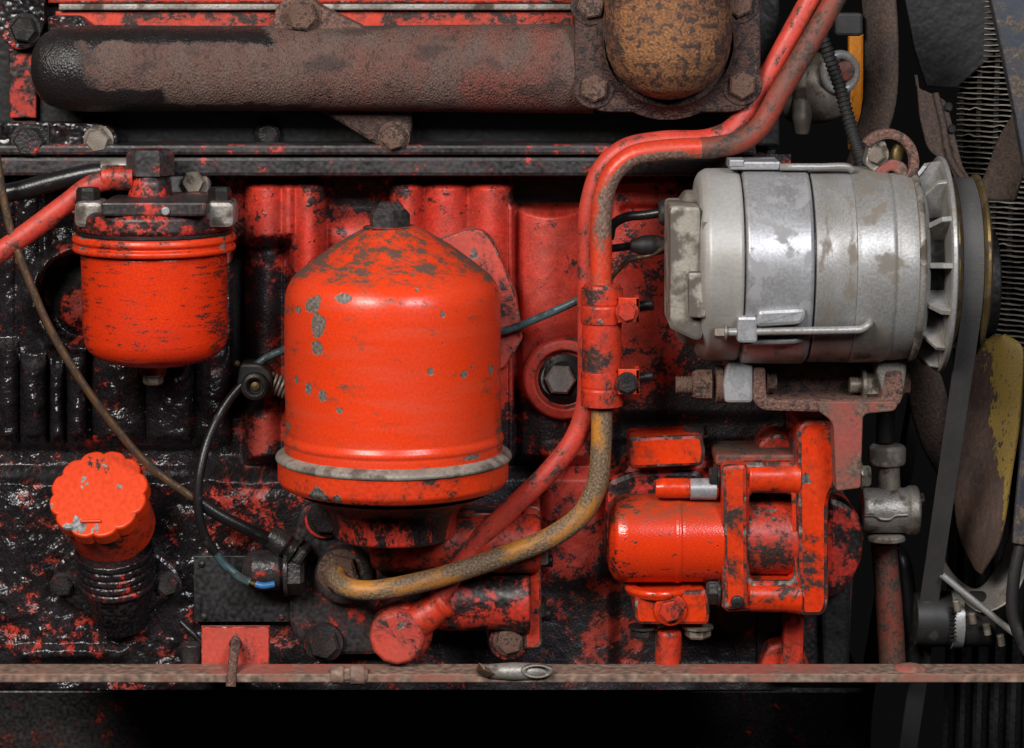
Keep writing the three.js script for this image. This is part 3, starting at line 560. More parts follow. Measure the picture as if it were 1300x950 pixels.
// ================================================================= PIPES
{
  const t = thing('yellow_oil_pipe', 'flaking yellow ochre pipe bending from the rubber coupling to the filter housing', 'pipe', 600, 740, 120);
  part(t, 'tube', tube([[428, 722, 84], [428, 736, 108], [440, 746, 128], [470, 750, 136], [540, 738, 140], [640, 706, 144], [700, 682, 146], [738, 654, 148], [758, 615, 150], [763, 570, 152], [764, 500, 152]], 13.5, { radial: 20 }), M.yellow);
  part(t, 'union_nut', hexGeo(432, 726, 82, 25, 20, 'z', 0.3), M.boltRust);
}
{
  const t = thing('red_pipe', 'scuffed red pipe with bare metal patches ending in the rubber coupling', 'pipe', 770, 360, 150);
  part(t, 'tube', tube([[763, 372, 152], [763, 320, 152], [763, 280, 152], [766, 250, 152], [778, 220, 153], [802, 199, 154], [840, 191, 155], [892, 188, 154]], 13.5, { radial: 20, seg: 110 }), M.redPipe);
  part(t, 'tube', tube([[890, 188, 154], [906, 187, 153.5], [936, 181, 150], [962, 164, 146], [990, 118, 140], [1024, 62, 132], [1066, -12, 124]], 13.7, { radial: 20, seg: 90 }), M.redBrown);
}
{
  const t = thing('red_pipe', 'plain red pipe running beside the coupling and slanting down to the banjo fitting', 'pipe', 690, 640, 120);
  part(t, 'tube', tube([[548, 778, 112], [562, 752, 114], [600, 695, 118], [650, 645, 122], [700, 596, 124], [730, 556, 124], [744, 515, 124], [747, 460, 124], [747, 300, 124], [750, 258, 124], [764, 216, 124], [792, 190, 124], [840, 180, 122], [900, 177, 118], [932, 162, 112], [960, 122, 106], [998, 56, 100], [1036, -14, 96]], 13.5, { radial: 20, seg: 180 }), M.redPipeDull);
}
{
  const t = thing('banjo_fitting', 'red banjo fitting with a flat round head under the yellow pipe', 'banjo fitting', 508, 838, 100);
  part(t, 'eye', lathe([[0, -30], [34, -30], [40, -22], [40, 0], [36, 8], [0, 8]], 510, 803, 106, 'z', { seg: 48, r: 4 }), M.redDirty);
  part(t, 'bolt', lathe([[0, 0], [36, 0], [37, 6], [35, 18], [31, 22], [0, 22]], 505, 806, 110, 'z', { seg: 12, r: 2 }), M.redDull);
  part(t, 'neck', lathe([[0, -10], [22, -10], [22, 14], [19, 40], [21, 44], [21, 52], [14, 54], [0, 54]], 526, 792, 108, [0.8, 0.58, 0.05], { seg: 32, r: 3 }), M.redDirty);
  part(t, 'stem', cyl(508, 806, 70, 22, 60, 'z'), M.oilDry);
}
{
  const t = thing('rubber_coupling', 'red painted rubber coupling joining the red and yellow pipes', 'hose coupling', 764, 515, 152);
  part(t, 'sleeve', lathe([[13, 78], [22, 78], [24, 74], [24, 60], [25, 20], [25, -20], [24, -60], [24, -74], [22, -77], [13, -77]], 764, 438, 152, 'y', { seg: 40, r: 2 }), M.redDirty);
}
function clampAt(y, label, yb) {
  const t = thing('hose_clamp', label, 'hose clamp', 764, y, 152, 'hose clamps on the coupling');
  part(t, 'band', lathe([[25, 22], [26.6, 22], [27, 4], [26.2, 1], [27, -2], [26.6, -22], [25, -22]], 764, y, 152, 'y', { seg: 40, r: 0.5 }), M.redDirty);
  part(t, 'ear', [ext(rect(785, yb - 18, 812, yb + 14), 150, 156, 1), ext(rect(785, yb - 18, 812, yb + 14), 170, 176, 1), ext(rect(807, yb - 18, 812, yb + 14), 150, 176, 1)], M.red);
  bolt(t, 796, yb, 176, 12.5, 9, yb > 450 ? M.boltBlack : M.redDirty);
  part(t, 'screw', thread(806, yb - 6, 140, 7.5, 24, [1, 0.15, 0]), M.steelDark);
}
clampAt(388, 'hose clamp with a red bolt round the coupling end by the red pipe', 396);
clampAt(493, 'hose clamp with a black bolt round the coupling end by the yellow pipe', 487);
// ================================================================= OIL FILLER
{
  const t = thing('oil_filler', 'bright red scalloped oil filler cap on a black threaded neck', 'oil filler cap', 144, 790, 40);
  const dir = new THREE.Vector3(-0.1, 0.66, 0.75).normalize(), q = new THREE.Quaternion().setFromUnitVectors(new THREE.Vector3(0, 0, 1), dir);
  // cap: a scalloped disc with a skirt, axis along dir
  const sh = new THREE.Shape(), N = 12, r0 = 61;
  for (let i = 0; i <= 180; i++) { const a = i / 180 * Math.PI * 2, c = Math.abs(Math.sin(a * N / 2)), r = r0 - 5.5 * Math.pow(1 - c, 1.6); i ? sh.lineTo(r * Math.cos(a), r * Math.sin(a)) : sh.moveTo(r, 0); }
  const k = K(100), place = (g, px, py, z) => { g.scale(k, k, k); g.applyQuaternion(q); const p = P(px, py, z); g.translate(p.x, p.y, p.z); return g; };
  M.cap = paintMat('bright orange-red cap paint', { base: [228, 66, 12], alt: [222, 60, 14], grime: 0.02, film: 0.05, chip: 0.17, chipScale: 8, chipC: [140, 140, 140], seed: 115, rough: 0.44, T: 0.16, dust: 0.0, bump: 0.00004, grit: 0.1 });
  const top = place(new THREE.ExtrudeGeometry(sh, { depth: 16, bevelEnabled: true, bevelSize: 3, bevelThickness: 4, bevelSegments: 3 }), 129, 636, 96);
  part(t, 'cap', top, M.cap);
  part(t, 'cap_skirt', lathe([[0, -66], [52, -66], [56, -60], [57, -4], [57, 4]], 130, 640, 94, dir.toArray(), { seg: 48, r: 3 }), M.red);
  part(t, 'cap_handle', place(new THREE.CapsuleGeometry(2.2, 24, 4, 8).rotateZ(Math.PI / 2).translate(-4, -42, 22), 129, 636, 96), M.cap);
  const nd = [-0.03, 0.94, 0.34], pr = [[34, -108], [42, -70], [46, -50]]; for (let h = -46; h < 0; h += 11) pr.push([49, h], [51, h + 3], [51, h + 8], [49, h + 10]);
  part(t, 'neck', lathe([[0, -110], [32, -110], ...pr, [44, 4], [0, 4]], 145, 702, 66, nd, { seg: 48, r: 1.5 }), M.oil);
  const fl = part(t, 'flange', ext([[66, 722, 16], [100, 690, 20], [185, 690, 20], [230, 728, 16], [226, 752, 16], [164, 796, 14], [130, 796, 14], [66, 752, 16]], 18, 52, 5, { round: 10 }), M.oil);
  bolt(fl, 80, 743, 52, 14, 12, M.boltBlack); bolt(fl, 214, 742, 52, 14, 12, M.boltBlack);
}
// ================================================================= SENDERS AND WIRES
{
  const t = thing('pressure_sender', 'black hex bodied pressure sender screwed into the filter housing', 'sender', 368, 750, 60);
  part(t, 'body', [lathe([[0, -44], [16, -44], [22, -36], [26, -30], [26, 4], [20, 8], [20, 24], [0, 24]], 352, 724, 78, 'x', { seg: 32, r: 3 })], M.boltBlack);
  part(t, 'hex', hexGeo(364, 726, 76, 30, 24, 'x', 0.3, 6, 1.05), M.boltBlack);
  part(t, 'branch', [lathe([[0, -30], [15, -30], [17, -4], [13, 0], [13, 20], [0, 20]], 366, 696, 84, [0.75, -0.5, 0.1], { seg: 28, r: 2 })], M.boltBlack);
  part(t, 'branch_nut', hexGeo(374, 700, 84, 19, 16, [0.75, -0.5, 0.1], 0.2), M.boltBlack);
}
single('capillary_tube', 'thin brown tube hanging diagonally in front of the oily block end', 'tube', tube([[-6, 190, 130], [2, 240, 132], [14, 295, 134], [34, 350, 136], [62, 415, 134], [95, 472, 130], [140, 535, 122], [190, 592, 112], [245, 632, 104], [262, 641, 102]], 5.4, { radial: 12 }), M.capillary);
single('capillary_sheath', 'black sheath carrying the brown tube into the pressure sender', 'tube', tube([[246, 632, 104], [275, 652, 100], [310, 670, 94], [340, 684, 88], [362, 694, 85]], 8.5, { radial: 14 }), M.hose);
{
  const t = thing('sender_wire', 'black and teal wire looping down from the switch to the pressure sender', 'wire', 258, 742, 80);
  part(t, 'black_sheath', tube([[322, 478, 76], [304, 492, 80], [284, 518, 86], [264, 560, 96], [253, 605, 108], [252, 650, 112], [262, 685, 108], [273, 702, 104]], 6, { radial: 12 }), M.hose);
  part(t, 'teal_sheath', tube([[271, 699, 104], [284, 716, 100], [304, 733, 100], [318, 740, 104]], 5.4, { radial: 12 }), M.teal);
  part(t, 'bare_end', tube([[316, 739, 104], [326, 743, 110]], 3, { radial: 8 }), M.brass);
  part(t, 'crimp', tube([[325, 742, 109], [334, 744, 111], [348, 742, 108]], 4.4, { radial: 10 }), M.blue);
}
{
  const t = thing('oil_switch', 'small black threaded switch with a coil spring left of the oil filter', 'switch', 322, 505, 60);
  part(t, 'body', [ext([[304, 462], [330, 462, 6], [346, 476, 8], [344, 500, 8], [318, 508, 8], [300, 490, 6]], 40, 84, 4, { round: 6 })], M.rubber);
  part(t, 'ring', lathe([[9, -4], [9, 8], [12, 11], [18, 8], [18, -4]], 324, 490, 84, 'z', { seg: 32, r: 2 }), M.steelDark);
  part(t, 'pin', lathe([[0, 0], [8, 0], [6, 5], [0, 6]], 324, 490, 82, 'z', { seg: 20 }), M.brass);
  part(t, 'screw', lathe([[0, 0], [4, 0], [4, 6], [0, 8]], 301, 461, 78, 'z', { seg: 14 }), M.brass);
  const sp = []; for (let i = 0; i <= 60; i++) { const a = i / 60 * Math.PI * 2 * 5, f = i / 60; sp.push([342 + f * 24 + Math.cos(a) * 5, 484 + f * 12 - Math.cos(a) * 10, 64 + Math.sin(a) * 11]); }
  part(t, 'spring', tube(sp, 2.2, { seg: 200, radial: 8 }), M.steel);
}
single('teal_wire', 'teal wire passing behind the oil filter to the red pipes', 'wire', tube([[318, 470, 70], [336, 456, 70], [362, 444, 68], [420, 432, 64], [560, 428, 62], [640, 420, 74], [690, 401, 84], [735, 381, 92], [776, 362, 94]], 5, { radial: 12 }), M.teal);
// ================================================================= ALTERNATOR
{
  const cy = 336, zc = 150;
  const t = thing('alternator', 'silver alternator with bolted end frames, fan and belt pulley', 'alternator', 1010, 460, zc);
  const L = (pr, x, mat, name, seg = 72, r = 2) => part(t, name, lathe(pr, x, cy, zc, 'x', { seg, r }), mat);
  // dirt marks on the stator band and front frame come with their own map
  M.smudge = makeMat('cream aluminium with a black smudge', 768, 256, 1, 0.0002, (u, v, o) => {
    const n = fbm(u, v, 10, 4, 501, 3), f = fbm(u, v, 200, 2, 511, 60), e = n * 0.02;
    o[0] = 174; o[1] = 172; o[2] = 168; put(o, [152, 148, 140], clamp(0.4 + n)); const k = 1 + f * 0.05; o[0] *= k; o[1] *= k; o[2] *= k;
    const d = ss(0.525, 0.55, u + e + f * 0.006) * (1 - ss(0.60, 0.61, u + e)) * ss(0.60, 0.72, v + n * 0.1), d2 = ss(0.61, 0.68, u + e); put(o, [66, 62, 58], d * 0.85); put(o, [120, 106, 90], d2 * 0.7);
    o[3] = 0.45 + d * 0.2; o[4] = 0.2; o[5] = 0.5 + f * 0.1;
  });
  part(t, 'end_frame', lathe([[0, -6], [108, -6], [116, -2], [121, 6], [121.5, 44], [118, 48], [0, 48]], 888, cy, zc, 'x', { seg: 72, r: 3, raw: true }), M.smudge, true);
  L([[0, 0], [119, 0], [119, 200], [0, 200]], 930, M.steelDark, 'core', 72, 0);
  L([[118, 0], [123, 1], [125, 4], [125, 79], [122, 83], [118, 83]], 937, M.aluBright, 'shell');
  { const pr = [[110, 0], [121, 0]]; for (let h = 1; h < 50; h += 2.5) pr.push([123.2, h + 0.6], [121.2, h + 1.9]); pr.push([121, 48], [110, 48]); L(pr, 1023, M.alu, 'stator_ring', 96, 0); }
  L([[112, 0], [123, 0], [123.5, 4], [123, 46], [120, 50], [121, 54], [120, 70], [117, 84], [108, 92], [0, 92]], 1073, M.alu, 'end_frame', 72, 4);
  L([[100, 0], [121, 0], [123, 5], [121, 9], [100, 9]], 1150, M.aluDull, 'flange', 72, 2);
  // rear cover
  const rc = part(t, 'brush_cover', ext([[850, 262], [890, 262], [892, 430], [884, 434], [850, 418]], 130, 240, 5, { round: 5 }), M.plasticGrey);
  part(rc, 'terminal_block', box(874, 346, 896, 404, 200, 254, 3, 4), M.plasticGrey);
  part(rc, 'cooling_slot', [0, 1, 2, 3].map((i) => box(892, 282 + i * 16, 899, 291 + i * 16, 200, 246, 1)), M.aluDull);
  part(t, 'end_disc', lathe([[0, 0], [84, 0], [98, 10], [98, 40], [0, 40]], 858, cy + 4, zc - 10, 'x', { seg: 56, r: 4 }), M.plasticGrey);
  // clips and tie bolts
  part(t, 'clip', [box(926, 205, 992, 216, 120, 190, 3, 3), box(926, 203, 945, 212, 150, 192, 2)], M.aluBright);
  part(t, 'tie_bolt', tube([[990, 212, 190], [1040, 212, 190], [1076, 212, 190], [1082, 216, 188]], 4.5, { radial: 12 }), M.alu);
  part(t, 'clip', ext([[962, 394], [1024, 391, 4], [1022, 412, 12], [960, 416]], 236, 270, 5, { round: 3 }), M.aluBright);
  const tb = part(t, 'tie_bolt', tube([[922, 422, 256], [960, 421, 260], [1080, 419, 260], [1094, 418, 260], [1103, 412, 258], [1104, 405, 246]], 5.2, { radial: 12 }), M.alu);
  bolt(tb, 921, 422, 256, 9, 14, M.steel, [-1, 0, 0]);
  part(t, 'rib', tube([[946, 434, 240], [1010, 432, 242], [1018, 430, 238]], 4.5, { radial: 10 }), M.aluBright);
  part(t, 'clip_block', box(936, 402, 962, 436, 224, 266, 4, 4), M.aluBright);
  // mounting feet
  const f1 = part(t, 'foot', ext([[926, 448], [956, 448], [956, 512, 6], [920, 512, 6], [918, 488]], 120, 176, 4, { round: 4 }), M.aluBright);
  const f2 = part(t, 'foot', ext([[1128, 440], [1148, 430], [1152, 470, 10], [1146, 506, 10], [1122, 506, 8], [1112, 470]], 110, 170, 4, { round: 5 }), M.aluDull);
  part(t, 'mounting_bolt', [hexGeo(903, 489, 150, 21, 24, [-1, 0, 0], 0.3, 6, 0), thread(880, 489, 150, 12, 22, [-1, 0, 0]), lathe([[0, 0], [24, 0], [24, 10], [0, 10]], 908, 488, 150, 'x', { seg: 32, r: 2 })], M.boltRust);
  // fan: back plate, vanes, front ring
  const fan = part(t, 'fan', lathe([[30, 0], [130, 0], [136, 2], [136, 7], [130, 9], [30, 9]], 1187, cy, zc, 'x', { seg: 72, r: 1.5 }), M.alu);
  part(t, 'fan_hub', cyl(1172, cy, zc, 78, 40, 'x', 3, 48), M.blackPlain);
  const c0 = P(1159, cy, zc), k = K(zc);
  for (let i = 0; i < 14; i++) {
    const a = i / 14 * Math.PI * 2 + 0.12, vs = new THREE.Shape([[0, 76], [30, 70], [30, 132], [18, 130], [4, 112]].map(([x, y]) => new THREE.Vector2(x * k, y * k)));
    const g = new THREE.ExtrudeGeometry(vs, { depth: 5 * k, bevelEnabled: true, bevelSize: 1 * k, bevelThickness: 1 * k, bevelSegments: 1 });
    g.translate(0, 0, -2.5 * k); g.rotateX(a); g.translate(c0.x, c0.y, c0.z);
    part(fan, 'vane', g, M.alu);
  }
  const pu = part(t, 'pulley', lathe([[20, 0], [112, 0], [113, 4], [104, 14], [92, 18], [92, 24], [104, 32], [114, 38], [114, 42], [100, 46], [30, 46]], 1197, cy, zc, 'x', { seg: 72, r: 1.5 }), M.brass);
  bolt(pu, 1244, cy + 4, zc, 20, 14, M.steelDark, 'x');
}
{ // belt: a loop in the plane of the pulley, over the pulley and down to the crank
  const cy = 336, zc = 150, xb = P(1218, cy, zc).x, k = K(zc), c = P(1228, cy, zc), c2 = new THREE.Vector3(xb, c.y - 0.42, c.z - 0.30), r1 = 108 * k, r2 = 0.085, path = [];
  // circles joined by their outer tangents, in (z, y)
  const dz = c2.z - c.z, dy = c2.y - c.y, dd = Math.hypot(dz, dy), base = Math.atan2(dy, dz), off = Math.acos((r1 - r2) / dd);
  const a1 = base + off, a2 = base - off + Math.PI * 2;
  for (let i = 0; i <= 40; i++) { const a = mix(a1, a2, i / 40); path.push([c.z + Math.cos(a) * r1, c.y + Math.sin(a) * r1]); }
  for (let i = 0; i <= 24; i++) { const a = mix(base - off, base + off, i / 24); path.push([c2.z + Math.cos(a) * r2, c2.y + Math.sin(a) * r2]); }
  const n = path.length, pos = [], idx = [], w = 13 * k, th = 13 * k;
  for (let i = 0; i < n; i++) {
    const p = path[i], q = path[(i + 1) % n], o = path[(i + n - 1) % n], tz = q[0] - o[0], ty = q[1] - o[1], l = Math.hypot(tz, ty), nz = ty / l, ny = -tz / l;
    const sgn = -1 * Math.sign((nz * (p[0] - (c.z + c2.z) / 2) + ny * (p[1] - (c.y + c2.y) / 2)) || 1) * -1;
    for (const [x, d] of [[-w, 0], [-w * 0.94, 2 * k], [w * 0.94, 2 * k], [w, 0], [w * 0.6, -th], [-w * 0.6, -th]]) pos.push(xb + x, p[1] + ny * sgn * d, p[0] + nz * sgn * d);
  }
  for (let i = 0; i < n; i++) for (let j = 0; j < 6; j++) { const a = i * 6 + j, b = i * 6 + (j + 1) % 6, a2_ = ((i + 1) % n) * 6 + j, b2 = ((i + 1) % n) * 6 + (j + 1) % 6; idx.push(a, a2_, b, b, a2_, b2); }
  let g = new THREE.BufferGeometry(); g.setAttribute('position', new THREE.Float32BufferAttribute(pos, 3)); g.setIndex(idx); g = g.toNonIndexed(); g.computeVertexNormals();
  single('fan_belt', 'worn black rubber fan belt running down from the alternator pulley', 'belt', g, M.belt);
}
{ // lower bracket
  const t = thing('alternator_bracket', 'brown and faded red cast bracket carrying the alternator', 'bracket', 1070, 625, 120);
  part(t, 'channel', ext([[956, 466, 4], [972, 466, 4], [974, 506, 6], [1000, 508], [1118, 508, 6], [1124, 470, 6], [1146, 470, 6], [1148, 506, 12], [1136, 522, 10], [1094, 524, 4], [1044, 524], [968, 522, 8], [954, 508, 6]], 90, 172, 4, { round: 3 }), M.rust);
  part(t, 'arm', ext([[1036, 510, 4], [1140, 510, 4], [1138, 522, 8], [1096, 526, 8], [1093, 620, 4], [1062, 624, 4], [1058, 536, 10], [1040, 523, 4]], 96, 176, 2, { round: 3 }), M.pink);
  part(t, 'web', box(968, 460, 1128, 512, 92, 108, 2), M.rustDark);
  bolt(t, 974, 486, 140, 13, 12, M.boltRust, 'x');
  const b = part(t, 'clamp_bolt', [hexGeo(1096, 490, 138, 19, 22, [1, 0, 0], 0.4, 6, 1.2), thread(1098, 489, 138, 11, 20, [-1, 0, 0])], M.steel);
  bolt(t, 1146, 488, 138, 15, 9, M.rustDark === 0 ? M.steel : M.boltRust, 'x', 'bolt_head');
}
{ // slotted adjusting strap
  const t = thing('adjusting_strap', 'curved slotted strap with a bolt on top of the alternator', 'strap', 1135, 238, 150);
  const arc = (r, a0, a1, n) => { const o = []; for (let i = 0; i <= n; i++) { const a = mix(a0, a1, i / n); o.push([1128 + Math.cos(a) * r * 0.95, 206 - Math.sin(a) * r]); } return o; };
  const outer = arc(42, 2.5, -0.8, 20), inner = arc(29, -0.8, 2.5, 20);
  part(t, 'strap', ext([...outer, ...inner], 168, 186, 3), M.rust);
  part(t, 'inner_strap', ext([[1110, 218], [1124, 204], [1138, 202], [1150, 208], [1162, 236], [1150, 240], [1143, 224], [1132, 216], [1118, 226]], 166, 182, 3, { round: 5 }), M.pink);
  part(t, 'lug', ext([[1098, 208], [1104, 182, 10], [1120, 172, 10], [1127, 184, 8], [1126, 206, 8], [1112, 222, 6]], 150, 178, 3, { round: 5 }), M.aluDull);
  bolt(t, 1115, 196, 178, 12, 12, M.steel, [-0.5, 0, 1]);
  part(t, 'spacer', cyl(1138, 196, 160, 9, 26, [0.3, 0.9, 0]), M.brass);
}
{ // wiring behind the alternator
  const w = (pts, r, label, mat) => single('alternator_wire', label, 'wire', tube(pts, r, { radial: 10 }), mat);
  w([[774, 302, 80], [778, 286, 90], [794, 276, 100], [820, 273, 108], [850, 268, 116]], 6, 'thick black wire plugged into the back of the alternator', M.hose);
  w([[772, 316, 80], [790, 314, 90], [808, 311, 98]], 5, 'short black wire with a bulging boot behind the red pipe', M.hose);
  w([[772, 358, 96], [786, 342, 100], [800, 330, 104], [826, 324, 110], [848, 312, 118]], 3, 'thin brown wire dangling below the black boot', M.capillary);
  single('wire_boot', 'tapered black rubber boot on the short wire', 'boot', lathe([[0, -24], [7, -24], [13, -8], [14, 4], [9, 24], [0, 26]], 824, 312, 104, 'x', { seg: 24, r: 3 }), M.rubber);
  single('wire_plug', 'round black plug on the back edge of the alternator', 'plug', lathe([[0, -14], [14, -14], [17, -6], [17, 12], [12, 18], [0, 18]], 850, 270, 118, 'x', { seg: 28, r: 3 }), M.rubber);
}
// ================================================================= HYDRAULIC PUMP
{
  const t = thing('hydraulic_pump', 'bright red gear pump with a bolted flange plate below the alternator', 'pump', 920, 850, 60);
  M.barrel = makeMat('glossy red pump paint with grime and a bare patch', 768, 512, 1, 0.0004, (u, v, o) => {
    // u runs round the barrel (0.5 faces the front, more is lower), v along it
    const n = fbm(u, v, 8, 4, 601, 3), m = fbm(u, v, 26, 5, 611, 12, 0.8), f = fbm(u, v, 200, 1, 621, 100);
    o[0] = 228; o[1] = 60; o[2] = 18; put(o, [218, 54, 22], clamp(0.5 + n)); const k = 1 + f * 0.06; o[0] *= k; o[1] *= k; o[2] *= k;
    const low = ss(0.56, 0.60, u + n * 0.02) * (1 - ss(0.63, 0.66, u)), end = 1 - ss(0.28, 0.42, v + n * 0.08), top = 1 - ss(0.37, 0.44, u + n * 0.04);
    const g = ss(1.0, 1.08, m + 0.5 + low * 0.22 + end * 0.24 + top * end * 0.3 + n * 0.2); put(o, [40, 32, 30], g * 0.9);
    const du = top * clamp(0.55 + m * 0.8) * (1 - ss(0.7, 0.85, v)); put(o, [92, 66, 52], du * 0.75);
    const b = ss(0.0, 0.04, 0.055 - Math.abs(v - 0.86 - (0.5 - u) * 0.25) + m * 0.05) * ss(0.41, 0.43, u) * (1 - ss(0.49, 0.53, u + m * 0.03)); put(o, [196, 194, 190], b);
    o[3] = mix(0.2 + clamp(n) * 0.12, 0.6, Math.max(g, du)); o[4] = 0; o[5] = 0.5 + f * 0.06 + g * 0.2 - b * 0.2 + m * 0.03;
  });
  part(t, 'barrel', lathe([[0, -76], [40, -76], [54, -68], [57, -54], [57, 8], [58, 10], [58, 14], [56.5, 16], [56.5, 70], [0, 70]], 848, 683, 86, 'x', { seg: 64, r: 4, raw: true }), M.barrel, true);
  part(t, 'mount', ext([[770, 610, 10], [810, 596], [890, 596], [905, 620], [905, 740, 10], [790, 745, 12], [768, 720, 8]], -10, 60, 8, { round: 8 }), M.oilRed);
  const tb = part(t, 'block', ext([[798, 556, 6], [892, 552, 8], [896, 574], [893, 592, 6], [800, 596, 8]], 20, 92, 5, { round: 5 }), M.redPump);
  bolt(tb, 882, 552, 62, 16, 12, M.boltBlack, 'y');
  part(t, 'sleeve', lathe([[0, -40], [11, -40], [13, -30], [13, 2], [12, 4], [12, 40], [0, 40]], 872, 620, 110, 'x', { seg: 32, r: 1 }), M.redPump);
  part(t, 'bare_sleeve', lathe([[0, 0], [13.6, 0], [14, 34], [0, 34]], 876, 621, 110, 'x', { seg: 32, r: 1 }), M.aluBright);
  bolt(t, 912, 606, 112, 13, 12, M.boltBlack, [-1, 0, 0]);
  { const fr = new THREE.Shape(), hole = new THREE.Path(), V = (x, y) => { const p = P(x, y, 132); return [p.x, p.y]; };
    [[916, 594], [922, 588], [1016, 586], [1018, 776], [924, 778], [917, 772]].forEach((q, i) => i ? fr.lineTo(...V(...q)) : fr.moveTo(...V(...q))); fr.closePath();
    [[952, 632], [956, 627], [1002, 627], [1008, 633], [1008, 732], [1002, 738], [957, 738], [952, 733]].reverse().forEach((q, i) => i ? hole.lineTo(...V(...q)) : hole.moveTo(...V(...q))); hole.closePath(); fr.holes.push(hole);
    const k = K(132), g = new THREE.ExtrudeGeometry(fr, { depth: 70 * k, bevelEnabled: true, bevelSize: 6 * k, bevelOffset: -6 * k, bevelThickness: 6 * k, bevelSegments: 3, curveSegments: 4 }); g.translate(0, 0, 132 * S - 76 * k); g.userData.ext = true; part(t, 'frame', g, M.redPump); }
  part(t, 'end_plate', ext([[916, 591, 5], [949, 589, 5], [950, 774, 6], [919, 776, 5]], 20, 140, 6, { round: 4 }), M.redPump);
  part(t, 'spacer', lathe([[0, 0], [20, 0], [20.5, 44], [22, 56], [24, 66], [0, 66]], 950, 606, 119, 'x', { seg: 32, r: 3 }), M.redPump);
  part(t, 'spacer', lathe([[0, 0], [20, 0], [20.5, 46], [22, 60], [24, 68], [0, 68]], 950, 757, 119, 'x', { seg: 32, r: 3 }), M.redPump);
  part(t, 'casting', ext([[792, 588, 12], [1010, 576, 8], [1052, 560], [1056, 770, 12], [930, 770], [900, 748, 10], [800, 748, 14], [774, 700]], -30, 56, 12, { round: 10 }), M.oilRed);
  part(t, 'gear_body', lathe([[0, -10], [48, -10], [48, 58], [52, 64], [0, 66]], 952, 682, 88, 'x', { seg: 48, r: 4 }), M.redDirty);
  part(t, 'dust_cover', box(908, 577, 1012, 592, 20, 116, 4, 4), M.redBrown);
  part(t, 'lobe', ext([[962, 560, 12], [988, 548, 10], [1012, 560], [1018, 600], [960, 600]], 10, 70, 6, { round: 8 }), M.redDirty);
  part(t, 'flange_plate', ext([[1012, 542, 6], [1024, 533, 6], [1058, 533, 10], [1063, 560], [1064, 612, 14], [1052, 636, 12], [1052, 768, 8], [1046, 783, 8], [1016, 783, 6], [1013, 700]], 0, 138, 6, { round: 4 }), M.redPump);
  part(t, 'flange_rib', ext([[1006, 560, 6], [1016, 548], [1018, 770], [1008, 764, 6]], 20, 112, 4, { round: 3 }), M.redDirty);
  part(t, 'hub_bulge', ext([[1048, 628], [1082, 640, 26], [1099, 672, 24], [1095, 716, 24], [1072, 756, 16], [1048, 762]], -20, 60, 9, { round: 16 }), M.oilRed);
  bolt(t, 912, 752, 108, 17, 16, M.boltBlack, [-1, 0, 0]);
  part(t, 'screw_head', lathe([[0, 0], [9, 0], [8, 5], [0, 6]], 936, 764, 140, 'z', { seg: 20 }), M.boltBlack);
  part(t, 'port_ring', lathe([[30, 0], [42, 0], [44, -5], [40, -12], [30, -14]], 836, 742, 92, 'y', { seg: 40, r: 2 }), M.redPump);
  part(t, 'port_block', ext([[806, 752, 4], [898, 750, 4], [902, 776], [900, 794, 6], [808, 794, 6], [804, 776]], 40, 122, 5, { round: 4 }), M.redPump);
  part(t, 'port_boss', lathe([[0, 0], [22, 0], [21, 8], [0, 9]], 851, 773, 120, 'z', { seg: 32 }), M.redPump);
  bolt(t, 851, 775, 128, 15, 10, M.redDirty);
  bolt(t, 816, 796, 96, 16, 14, M.boltBlack, [0, -1, 0]); bolt(t, 886, 796, 100, 17, 14, M.steel, [0, -1, 0]);
  part(t, 'outlet_pipe', lathe([[0, 0], [15, 0], [17, -4], [17, -60], [15, -64], [0, -66]], 849, 800, 96, 'y', { seg: 32, r: 2 }), M.redDirty);
  part(t, 'support_leg', [ext([[997, 776], [1022, 772], [1020, 862], [990, 862, 4], [994, 820]], 10, 60, 5, { round: 4 }), ext([[975, 820, 10], [1016, 812, 10], [1034, 862], [960, 862]], 0, 40, 6, { round: 6 })], M.redDirty);
}
{
  const t = thing('timing_cover', 'black grimy cover behind the pump with red smears', 'cover', 1040, 860, -40);
  part(t, 'casting', ext([[960, 545], [1000, 530], [1068, 600, 20], [1086, 690, 20], [1078, 868], [960, 868]], -150, -8, 8, { round: 10 }), M.oilDry);
  part(t, 'lip', ext([[1040, 700], [1082, 700, 8], [1076, 868], [1046, 868]], -40, 14, 5, { round: 5 }), M.blackPlain);
}
